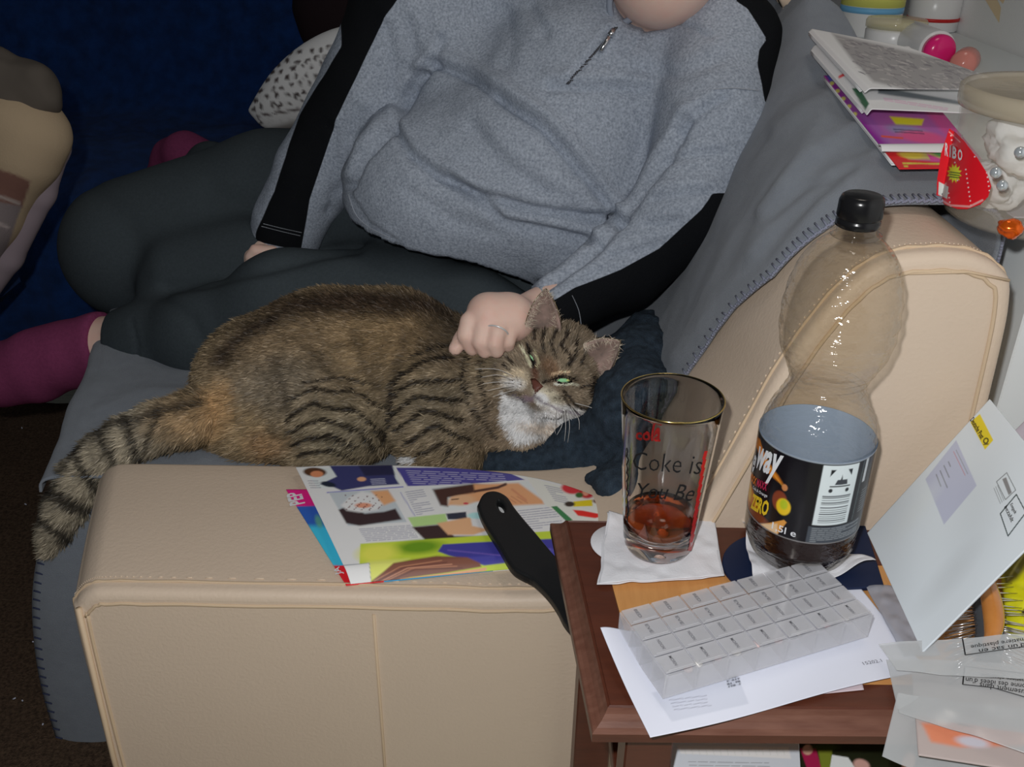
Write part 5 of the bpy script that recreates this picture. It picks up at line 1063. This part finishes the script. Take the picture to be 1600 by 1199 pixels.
for i, (x, y, c) in enumerate(((1120, 1030, (236, 200, 200)), (1150, 1022, (235, 232, 226)), (1180, 1010, (238, 206, 202)), (1090, 1040, (235, 232, 226)), (1215, 1003, (236, 196, 196)), (1245, 990, (238, 234, 228)), (1290, 978, (232, 190, 192)), (1320, 968, (236, 232, 228)), (1075, 1048, (238, 210, 205)), (1310, 940, (234, 200, 198)))):
    s_ = MB().lathe([(0, 0), (.0028, .0004), (.0036, .0016), (.0028, .0030), (0, .0035)], PZ(x, y, zb+.0025), 16); o = s_.make('pill', mat('pill_coat', A(c, .78, .8), .4, .4))
    tag(o, 'small pale round pill inside the front rows of the pill organiser', 'pill', 'pills in the organiser')

# ------------------------------------------------------------------ leaning envelope
eA, eB, eD = PY(1355, 833, .664), PY(1441, 1019, .522), PY(1546, 624, .672); eC = eB+(eD-eA)
en = unit(np.cross(eB-eA, eD-eA)); en = en if en@(CP-eA) > 0 else -en
ev = thing('envelope', 'large white envelope with yellow postal sticker leaning beside the bottle', 'envelope', eB)
def envp(p):
    p.poly([(1494, 688), (1526, 759), (1475, 820), (1446, 749)], (172, 176, 194), 1.5); p.poly([(1516, 660), (1531, 647), (1552, 688), (1539, 703)], (226, 188, 40), 1)
    p.ell(1540.5, 689, 4.2, 5.0, 30, (50, 44, 20), .2); p.ell(1540.5, 689, 2.4, 3.0, 30, (226, 188, 40), .2); p.line([(1537, 695), (1544, 694)], 1.6, (50, 44, 20), .8)
    for o_, c in ((0, (176, 120, 130)), (4, (130, 134, 140))): p.line([(1490+o_, 706-o_*.6), (1508+o_, 743-o_*.6)], 1.2, c, .8, .8)
    for k, (a, b) in enumerate((((1482, 722), (1485, 729)), ((1475, 728), (1483, 746)), ((1469, 736), (1480, 762)), ((1463, 742), (1470, 760)))): p.line([a, b], 1.8, (110, 112, 118), 1, .75)
    p.line([(1557, 753), (1573, 739), (1587, 766), (1571, 781), (1557, 753)], 1.1, (90, 94, 96), .7); p.poly([(1566, 749), (1572, 746), (1581, 770), (1576, 774)], (104, 100, 100), 1, .85)
    for k in range(3): p.line([(1553+k*2.8, 763-k*2.2), (1563+k*2.8, 787-k*2.2)], 1.1, (120, 124, 128), .7, .8)
    p.line([(1563, 803), (1588, 773), (1603, 801), (1575, 838), (1563, 803)], 1.7, (40, 54, 56), .7)
    p.ell(1480, 905, 60, 16, -50, (182, 188, 192), 1.2, .6); p.ell(1430, 800, 50, 12, -50, (196, 202, 204), 1.2, .5)
W = bil([eA, eD, eC, eB], 330, 260); uu = np.linspace(0, 1, 330)[:, None, None]; vv = np.linspace(0, 1, 260)[None, :, None]
W = W+en*(.0018*np.sin(uu*6+vv*4)*np.sin(math.pi*uu)*np.sin(math.pi*vv))
es = sheet('paper_sheet', W, envp, M['print'], ev, .0016, base=(196, 203, 208), r=.86, cos=.72)
mb = MB(); flat_text(mb, 'Deutsche Post', eA, en, (1520, 660), (1537, 690), .0042, .01, lift=.0032); flat_text(mb, 'Entgelt', eA, en, (1582, 793), (1589, 808), .003, .0, lift=.0032); flat_text(mb, 'bezahlt', eA, en, (1574, 796), (1585, 820), .003, 0, lift=.0032); mb.make('lettering', M['ink'], es, False)
W = bil([PY(1560, 700, .70), PY(1640, 620, .70), PY(1690, 866, .672), PY(1604, 868, .672)], 12, 12); sheet('envelope', W, None, mat('grey_pink_paper', A((160, 152, 160), .9, .75), .8, .1), None, .001, label='greyish pink envelope standing behind the large white one', cat='envelope')

# ------------------------------------------------------------------ brush, packet, film, blister
br = thing('hairbrush', 'wooden hairbrush with metal pins lying under the plastic film', 'brush', PZ(1545, 960, .560))
zb_ = .590; arc = [PZ(x, y, zb_) for x, y in ((1536, 893), (1545, 922), (1551, 950), (1553, 972), (1551, 990), (1547, 1006))]; arc = spline(np.array(arc), 26)
MB().tube(arc, [.0052+.0024*math.sin(min(1, i/25*1.15)*math.pi) for i in range(26)], 14).make('brush_back', mat('varnished_wood', A((214, 140, 62), .76, .8), .25, .5, 60, .4, 0, col2=A((186, 106, 42), .76, .8), coat=.6), br)
pad = MB().tube([p-[.0, 0, .012] for p in arc[1:-1]], .010, 14); pad.make('pin_cushion', mat('grey_rubber', A((70, 74, 80), .8, .8), .6), br)
mb = MB()
for k in range(26):
    p = arc[min(25, 1+k)]; 
    for sg, ln in ((1, .034), (-1, .030)):
        for hgt in (-.012, -.004):
            d_ = unit(np.array([sg, (k/25-.5)*-.9*sg*sg, 0])+rng.normal(0, .05, 3)); a = p+[0, 0, hgt-.004]; mb.tube([a+d_*.006, a+d_*(ln+rng.uniform(-.003, .003))+[0, 0, hgt*.6-.004]], .0005, 5)
o = mb.make('metal_pin', M['steel'], br); tag(o, kind='stuff')
def pillow(name, quad, z, hgt, paint, mt, label, cat, nu=70, base=(200, 190, 30), r=.78, seed=3, parent=None):
    W = bil([PZ(x, y, z) for x, y in quad], nu, nu); a = np.linspace(0, 1, nu); bump_ = np.sin(math.pi*a)[:, None]**.5*np.sin(math.pi*a)[None]**.5; P = W.reshape(-1, 3)
    W[..., 2] += hgt*bump_+(.0012*noise3(P, 120, seed)+.001*noise3(P, 50, seed+1)).reshape(nu, nu)
    return sheet(name, W, paint, mt, parent, .0012, label=label, cat=cat, base=base, r=r)
def yp(p): p.poly([(1555, 850), (1610, 850), (1610, 870), (1590, 905), (1570, 915)], (110, 104, 30), 8); p.line([(1575, 905), (1600, 865)], 3, (170, 164, 90), 3); p.ell(1604, 958, 8, 7, 0, (60, 50, 10), .3)
pillow('snack_packet', [(1562, 862), (1680, 850), (1690, 1000), (1570, 1004)], .566, .014, yp, mat('yellow_foil_print', rough=.25, spec=.5, attr=True), 'shiny yellow green packet at the right edge beside the hairbrush', 'packet', base=(206, 204, 24))
pillow('blister_pack', [(1352, 916), (1405, 914), (1470, 1022), (1412, 1026)], .5595, .004, lambda p: [p.ell(1386, 940, 16, 10, 0, (120, 124, 150), .6, .7), p.ell(1398, 966, 16, 10, 0, (160, 150, 150), .6, .7)], film('clear_blister', A((170, 172, 182), .8, .75), .55, .08), 'clear plastic blister pack between the letter and the big envelope', 'packaging', base=(150, 152, 158))
def op(p): p.poly([(1440, 1130), (1620, 1138), (1620, 1165), (1500, 1168), (1455, 1160)], (224, 138, 104), 6); p.ell(1520, 1160, 26, 8, 10, (206, 204, 214), .6)
W = bil([PZ(1425, 1050, .5585), PZ(1640, 1050, .5585), PZ(1660, 1215, .5585), PZ(1435, 1180, .5585)], 60, 60); sheet('leaflet', W, op, M['print'], None, .001, base=(186, 172, 168), r=.75, label='orange and pink leaflet under the printed plastic film', cat='leaflet')
W = bil([PZ(1262, 1052, .5572), PZ(1340, 1040, .5572), PZ(1350, 1078, .5572), PZ(1270, 1086, .5572)], 30, 20); sheet('leaflet', W, lambda p: p.line([(1320, 1070), (1335, 1068)], 4, (190, 60, 90), 2), M['print'], None, .0004, base=(206, 190, 196), r=.75, label='pink and white slip showing below the letter edge', cat='leaflet')
FM = film('milky_film', (.66, .68, .69), .42, .2)
pf_ = thing('packaging_film', 'translucent grey plastic packaging film with boxed print at the lower right', 'packaging', PZ(1500, 1080, .56))
def filmsheet(quad, z, seed, amp, zed=None, nu=90):
    W = bil([PZ(x, y, z if not hasattr(z, '__len__') else z[i]) for i, (x, y) in enumerate(quad)], nu, nu); P = W.reshape(-1, 3)
    P[:, 2] += amp*noise3(P, 22, seed)+amp*.4*noise3(P, 60, seed+1); return P.reshape(nu, nu, 3)
for quad, z, seed, amp in (([(1372, 1008), (1640, 985), (1650, 1060), (1400, 1050)], (.572, .612, .600, .568), 41, .003), ([(1385, 1028), (1640, 1040), (1660, 1200), (1405, 1112)], (.566, .586, .572, .561), 45, .0035), ([(1402, 1085), (1640, 1110), (1660, 1290), (1378, 1183)], (.5635, .568, .535, .545), 49, .003)):
    W = filmsheet(quad, z, seed, amp); W[-1, :, 0] += 0
    o = mk('film_sheet', W.reshape(-1, 3), gridF(90, 90), FM, pf_); solid(o, .00015, 0)
    fb = BVHTree.FromPolygons([Vector(v) for v in W.reshape(-1, 3)], [tuple(f) for f in gridF(90, 90).tolist()])
    def fh(x, y): return hit(x, y, fb)[0]-Fv*.0012
    mb = MB(); ik = M['ink']
    def box_(P): 
        for a, b in zip(P, P[1:]): mb.tube([fh(*((1-t)*np.array(a)+t*np.array(b))) for t in np.linspace(0, 1, 8)], .00045, 4)
    def ftext(s_, a, b, h):      # upside-down print running from a to b
        a, b = np.array(a, float), np.array(b, float); n2 = np.array([-(b-a)[1], (b-a)[0]]); n2 = n2/np.linalg.norm(n2)*h
        lettering(mb, s_, lambda u, v: np.array([fh(*(a+(b-a)*uu_-n2*vv_)) for uu_, vv_ in zip(u, v)]), .005)
    if seed == 41: box_([(1501, 988), (1507, 1023), (1600, 1010), (1618, 1004)]); ftext('matiere plastique', (1600, 994), (1515, 1006), 8); ftext('d\'un sac en', (1600, 1004), (1528, 1014), 7)
    elif seed == 45:
        box_([(1618, 1054), (1506, 1041), (1503, 1069), (1550, 1074), (1618, 1094)]); ftext('en matiere plastique', (1616, 1060), (1532, 1050), 8); ftext('a donne des idees d\'un', (1616, 1070), (1508, 1058), 8); ftext('amusement dans', (1616, 1080), (1530, 1066), 8)
    else:
        box_([(1618, 1180), (1560, 1150), (1498, 1130), (1492, 1166), (1560, 1196), (1600, 1212)]); ftext('Kunststoff', (1572, 1168), (1522, 1150), 8); ftext('diesen nur zur Funktion', (1612, 1192), (1514, 1157), 8); ftext('kann von Kindern', (1606, 1201), (1520, 1170), 8)
        mb2 = MB(); 
        for k in range(11): mb2.tube([fh(1485-k*.1, 1130+k*3), fh(1491-k*.1, 1130.6+k*3)], .0004, 4)
        mb2.make('side_print', M['ink_red'], o, False)
    mb.make('lettering', ik, o, False)

# ------------------------------------------------------------------ behind the sofa: cabinet, jars, magazines, tub
cb_ = thing('cabinet', 'white lacquered cabinet standing behind the sofa back', 'cabinet', (.62, 1.35, 0))
slab('body', (.638, 1.36, .40), (.354, 1.12, .80), M['white_lacquer'], cb_, bev=.002); slab('top', (.633, 1.36, .809), (.366, 1.14, .018), M['white_lacquer'], cb_, bev=.003)
ZC = .8185
slab('sheet_of_paper', (.47, .83, ZC+.001), (.10, .09, .0012), M['paper'], None, label='sheet of white paper under the plastic tub on the cabinet', cat='paper')
def lathe_thing(name, label, cat, c, parts, n=48, group=None, axis=None):
    t = thing(name, label, cat, c, group)
    for nm, prof, mt in parts: MB().lathe(prof, c, n, axis=axis).make(nm, mt, t)
    return t
wj = mat('white_jar_plastic', A((205, 208, 218), 1.6, .8), .25, .5)
c = PZ(1392, 84, ZC); lathe_thing('cream_jar', 'squat white cream jar with a clear lid on the cabinet', 'jar', c, [('jar', [(0, 0), (.040, 0), (.045, .003), (.046, .036), (.043, .040), (0, .040)], wj), ('lid', [(.0, .0405), (.047, .0405), (.0475, .050), (.045, .054), (0, .055)], film('amber_clear_lid', A((130, 124, 100), 1.6, .8), .5, .1))])
c = PZ(1372, 62, ZC); c = c+[.0, .06, 0]
lathe_thing('lotion_jar', 'tall cream coloured jar with yellow and blue label behind the white jar', 'jar', c, [('jar', [(0, 0), (.05, 0), (.054, .004), (.054, .13), (.05, .135), (0, .135)], mat('cream_jar_plastic', A((186, 174, 140), 1.7, .8), .3, .5)), ('label_band', [(.0545, .040), (.0548, .040), (.0548, .050), (.0545, .050)], mat('blue_band', A((60, 96, 120), 1.7, .8), .4)), ('label', [(.0546, .051), (.0549, .051), (.0549, .10), (.0546, .10)], mat('yellow_label', A((170, 146, 60), 1.7, .8), .4))])
c = PZ(1455, 50, ZC)+[.01, .03, 0]
lathe_thing('storage_tin', 'white storage tin with red rims behind the pink capped bottle', 'tin', c, [('tin', [(0, 0), (.044, 0), (.046, .002), (.046, .10), (0, .10)], wj), ('red_rim', [(.0465, .018), (.047, .018), (.047, .024), (.0465, .024)], M['ink_red']), ('lid', [(0, .1005), (.048, .1005), (.048, .112), (0, .113)], M['ink_red'])])
# bottle lying with its pink cap towards the camera
Ax = np.array([[1, 0, 0], [0, 0, 1], [0, -1, 0]], float); c = PY(1466, 66, 1.50); c[2] = ZC+.0275
t = thing('shampoo_bottle', 'white bottle lying on its side showing a shiny pink red cap', 'bottle', c)
MB().lathe([(0, -.12), (.022, -.12), (.0268, -.11), (.0272, .0), (.0265, .003), (.0, .003)], c, 40, axis=np.array([[1, 0, 0], [0, 0, 1], [0, -1, 0]])).make('bottle_body', wj, t)
MB().lathe([(0, .003), (.0232, .003), (.0236, .012), (.021, .018), (.012, .0215), (0, .0225)], c, 40, axis=np.array([[1, 0, 0], [0, 0, 1], [0, -1, 0]])).make('cap', mat('raspberry_cap', A((206, 18, 70), 1.55, .85), .2, .5), t)
c = PY(1512, 84, 1.46); c[2] = ZC+.019
t = thing('red_tube', 'small translucent red tube lying beside the pink capped bottle', 'tube', c)
MB().lathe([(0, -.03), (.014, -.028), (.0185, -.01), (.0185, .03), (.016, .036), (0, .038)], c, 28, axis=np.array([[.85, -.5, 0], [0, 0, 1], [-.5, -.85, 0]])).make('tube_body', film('red_translucent', A((200, 84, 76), 1.5, .8), .75, .2), t)
# stack of magazines on the throw
mN = unit([0, -.137, 1.0])
def mp(x, y, h): return PL(x, y, np.array([.35, .88, .8425])+mN*h, mN)
def stackmag(name, quad, h, th, paint, base, label, cat, r=1.05, nu=170, nv=120, roll=0, parts=True):
    t = thing(name, label, cat, mp(*quad[3], h-.003)); W = bil([mp(x, y, h) for x, y in quad], nu, nv)
    if roll:
        uu = np.linspace(0, 1, nu)[:, None, None]; W = W-mN*(roll*np.exp(-(uu/.02)**2))
    sheet('front_page', W, paint, M['print'], t, .0006, base=base, r=r, cos=.62)
    for k in range(max(2, int(th/.0022))):
        Wk = W[::10, ::10]-mN*(.0020*(k+1))+np.array([.0008*(k % 2), .0006*k, 0]); sheet('page', Wk, None, M['print'], t, .0013, base=(184, 190, 194), r=r, cos=.62)
    return t
def m1(p):
    p.poly([(1280, 110), (1310, 112), (1420, 262), (1395, 268)], (104, 24, 110), 6); p.poly([(1290, 115), (1300, 116), (1308, 128), (1298, 130)], (56, 60, 130), 3); p.poly([(1300, 118), (1400, 120), (1480, 215), (1400, 240), (1330, 170)], (120, 74, 128), 8, .8)
    for k in range(5): p.ell(1300+k*9, 130+k*12, 3.5, 3, 0, (206, 190, 60), .5, .8)
    p.poly([(1390, 182), (1444, 186), (1440, 196), (1400, 195)], (206, 176, 30), 3); p.ell(1420, 205, 34, 8, 10, (96, 104, 130), .6, .8); p.ell(1440, 214, 36, 9, 6, (170, 60, 100), .5, .9); p.line([(1378, 213), (1410, 216)], 3, (206, 60, 40), 1.5); p.poly([(1374, 226), (1405, 268), (1500, 268), (1496, 256), (1424, 250), (1396, 226)], (186, 30, 36), 2)
    p.poly([(1396, 232), (1480, 232), (1480, 250), (1420, 249)], (150, 140, 90), 4); p.ell(1424, 242, 20, 6, 5, (186, 150, 60), .5); p.poly([(1440, 232), (1468, 232), (1480, 250)], (70, 130, 76), 3); p.poly([(1448, 240), (1480, 252), (1455, 252)], (170, 60, 120), 2)
    p.text((1410, 253), (1478, 254), (1414, 262), 2, (214, 176, 60), 2.4, .85, 31); p.text((1395, 200), (1440, 203), (1400, 208), 2, (30, 30, 60), 1.6, .7, 32)
stackmag('magazine', [(1287, 118), (1420, 112), (1545, 262), (1405, 264)], .006, .006, m1, (150, 60, 110), 'colourful purple and red puzzle magazine, lowest of the stack on the sofa back', 'magazine')
W = bil([mp(1372, 226, .0105), mp(1500, 224, .0105), mp(1500, 238, .0105), mp(1378, 236, .0105)], 60, 12); W = W+mN*(.003*np.sin(np.linspace(0, math.pi, 12)))[None, :, None]
sheet('folded_brochure', W, None, M['print'], None, .0012, base=(200, 214, 226), r=1.05, cos=.7, label='thin white folded brochure on top of the purple magazine', cat='brochure')
def m2(p): p.poly([(1262, 60), (1300, 60), (1380, 160), (1355, 172)], (176, 182, 192), 6); p.poly([(1331, 138), (1343, 138), (1358, 162), (1352, 172)], (40, 74, 54), 2); p.line([(1312, 120), (1318, 117)], 4, (190, 40, 44), 2); p.poly([(1372, 136), (1500, 158), (1500, 164), (1372, 146)], (60, 70, 76), 3, .85); p.text((1380, 152), (1480, 168), (1383, 158), 2, (176, 130, 150), 2, .6, 33)  # dark strip is painted shade in the gap below the top newspaper
stackmag('magazine', [(1268, 70), (1420, 72), (1545, 178), (1356, 170)], .021, .004, m2, (184, 188, 196), 'white folded magazine, middle of the stack on the sofa back', 'magazine', roll=.006)
def m3(p):
    p.poly([(1300, 52), (1400, 76), (1535, 106), (1482, 155), (1365, 128), (1330, 92)], (118, 116, 116), 6)
    r_ = random.Random(5)
    for k in range(260):
        a, b = r_.random(), r_.random(); x, y = 1305+a*215+b*45, 56+a*48+b*72-a*b*10; p.line([(x, y), (x+r_.uniform(4, 12), y+r_.uniform(0, 5))], 1.3, (84, 80, 86) if k % 3 else (150, 146, 144), 1, .6)
m3f = stackmag('newspaper', [(1264, 44), (1420, 74), (1600, 140), (1352, 138)], .032, .004, m3, (176, 178, 188), 'grey printed newspaper folded on top of the magazine stack', 'newspaper', nu=240, nv=130, roll=.004)
plate('postcard', [(1252, 91), (1290, 84), (1312, 108), (1296, 112)], [], .868, .0012, mat('brown_card', A((110, 84, 62), 1.15, .7), .6), None, .0003, None, 'brown postcard corner sticking out beside the magazine stack', 'card')
# tub
tx, ty, tz = .432, .778, ZC+.0035
tub = thing('candy_tub', 'round clear candy tub with red label filled with white tissues', 'tub', (tx, ty, tz))
MB().lathe([(0, .0), (.064, .0), (.0685, .003), (.0715, .05), (.074, .092), (.0752, .092), (.0728, .05), (.0698, .002), (.065, -.0012), (0, -.0012)], (tx, ty, tz), 72).make('tub_wall', film('clear_tub', A((190, 184, 170), .9, .8), .16, .06), tub)
MB().lathe([(.0738, .088), (.0775, .088), (.0785, .092), (.0785, .102), (.076, .1045), (.070, .1035), (.066, .1015), (0, .1015), (0, .1003), (.067, .1003), (.0745, .1003), (.0745, .092)], (tx, ty, tz), 72).make('lid', film('beige_lid', A((168, 158, 138), .95, .8), .52, .2), tub)
rt_ = lambda z: .0706+(z-tz-.0)*.040+.0015
nu, nv = 150, 190; gx_, gy_ = np.meshgrid(np.linspace(1462, 1552, nu), np.linspace(196, 332, nv), indexing='ij')
Wt = np.array([cyl(a, b, tx, ty, rt_) for a, b in zip(gx_.ravel(), gy_.ravel())]).reshape(nu, nv, 3)
LP = [(1483, 200), (1492, 206), (1506, 220), (1528, 248), (1542, 270), (1549, 291), (1544, 308), (1532, 320), (1512, 327), (1495, 327), (1475, 320), (1463, 306), (1464, 280), (1470, 240)]
def tubp(p):
    for i in range(46): a, b = (i*53 % 80), (i*37 % 118); p.ell(1470+a, 208+b, 1.2, 1.2, 0, (236, 200, 200), .5, .9)
    st_ = []; 
    for k in range(24): a = k/24*2*math.pi; r_ = 14 if k % 2 else 9; st_.append((1491+r_*math.cos(a)*.85, 271+r_*math.sin(a)*1.1))
    p.poly(st_, (222, 216, 40), 1); p.text((1484, 267), (1499, 269), (1484, 278), 3, (50, 90, 30), 2, .8, 41); p.poly([(1467, 284), (1482, 292), (1480, 311), (1466, 304)], (190, 192, 186), 1); p.line([(1466, 310), (1485, 321), (1515, 323), (1535, 313)], 3.2, (224, 150, 150), 1, .8); p.line([(1483, 206), (1500, 222)], 1.5, (226, 160, 160), 1, .8)
sheet('label', Wt, tubp, mat('tub_label', rough=.3, spec=.4, attr=True), tub, .0003, keepf=lambda px, py: sdpoly(px, py, LP) < 0, base=(196, 22, 34), r=.95, cos=.85)
rl = lambda z: rt_(z)+.0008
pR = cyl(1476, 234, tx, ty, rl); aR = math.atan2(pR[1]-ty, pR[0]-tx)
mb = MB(); lettering(mb, 'HA', lambda u, v: np.stack([tx+rl(pR[2])*np.cos(aR-.46+.26*u), ty+rl(pR[2])*np.sin(aR-.46+.26*u), pR[2]-.006+.013*v], 1), .03); mb.make('lettering', M['ink_white'], tub, False)
mb = MB(); 
for ch_, x0_, x1_ in (('R', 1477, 1482), ('I', 1484, 1486.5), ('B', 1488.5, 1495), ('O', 1497, 1504)): wrap_text(mb, ch_, [(x0_, 216+(x0_-1462)*.45), (x1_, 216+(x1_-1462)*.45), (x1_-1, 238+(x1_-1462)*.34), (x0_-1, 238+(x0_-1462)*.34)], tx, ty, rl, .03)
mb.make('lettering', M['ink_white'], tub, False)
# crumpled tissues, foil, beads
def crumple(c, r, seed, label, nm='tissue', mt=None, cat='tissue', n=26, grp='tissues in the tub', sq=(1, 1, .8)):
    V = []; F = []; 
    for i in range(n+1):
        for j in range(n*2):
            th, ph = math.pi*i/n, math.pi*j/n; V.append((math.sin(th)*math.cos(ph), math.sin(th)*math.sin(ph), math.cos(th)))
    V = np.array(V); d = 1+.34*noise3(V+seed, 1.6, seed)+.16*np.abs(noise3(V+seed, 4, seed+1))+.06*noise3(V, 9, seed+2); V = V*(d*r)[:, None]*sq+c
    F = [(i*2*n+j, (i+1)*2*n+j, (i+1)*2*n+(j+1) % (2*n), i*2*n+(j+1) % (2*n)) for i in range(n) for j in range(2*n)]
    o = mk(nm, V, F, mt or M['tissue2']); return tag(o, label, cat, grp)
M['tissue2'] = mat('tub_tissue', A((232, 232, 232), .92, .8), .9, .1)
tcn = np.array([tx, ty, tz])
for i, (dx, dy, dz, r) in enumerate(((-.030, -.015, .062, .026), (.022, -.026, .030, .030), (.0, .028, .035, .032), (.034, .02, .055, .028), (-.030, .012, .024, .024), (.008, -.040, .018, .018), (.025, -.01, .075, .02))): crumple(tcn+[dx, dy, dz+.002], r, 50+i, 'crumpled white tissue inside the clear candy tub')
crumple(PY(1578, 356, .715), .009, 71, 'small crumpled orange foil at the bottom of the candy tub', 'foil', mat('orange_foil', A((226, 96, 24), .85, .8), .2, .5, metal=.6), 'foil', 14, None)
bm = mat('silver_bead', A((170, 176, 180), .9, .8), .12, .5, metal=.5)
for (x, y), bl in zip(((1556, 270), (1594, 238), (1566, 290)), ('small silver ball in the tub just above the other one beside the red label', 'small silver ball highest in the tub, away from the red label near the picture edge', 'small silver ball in the tub, lowest of the three beside the red label')):
    c = PY(x, y, .712); o = MB().lathe([(.0042*math.sin(a), -.0042*math.cos(a)) for a in np.linspace(0.0, math.pi, 12)], c, 20).make('bead', bm); tag(o, bl, 'bead', 'silver balls in the tub')
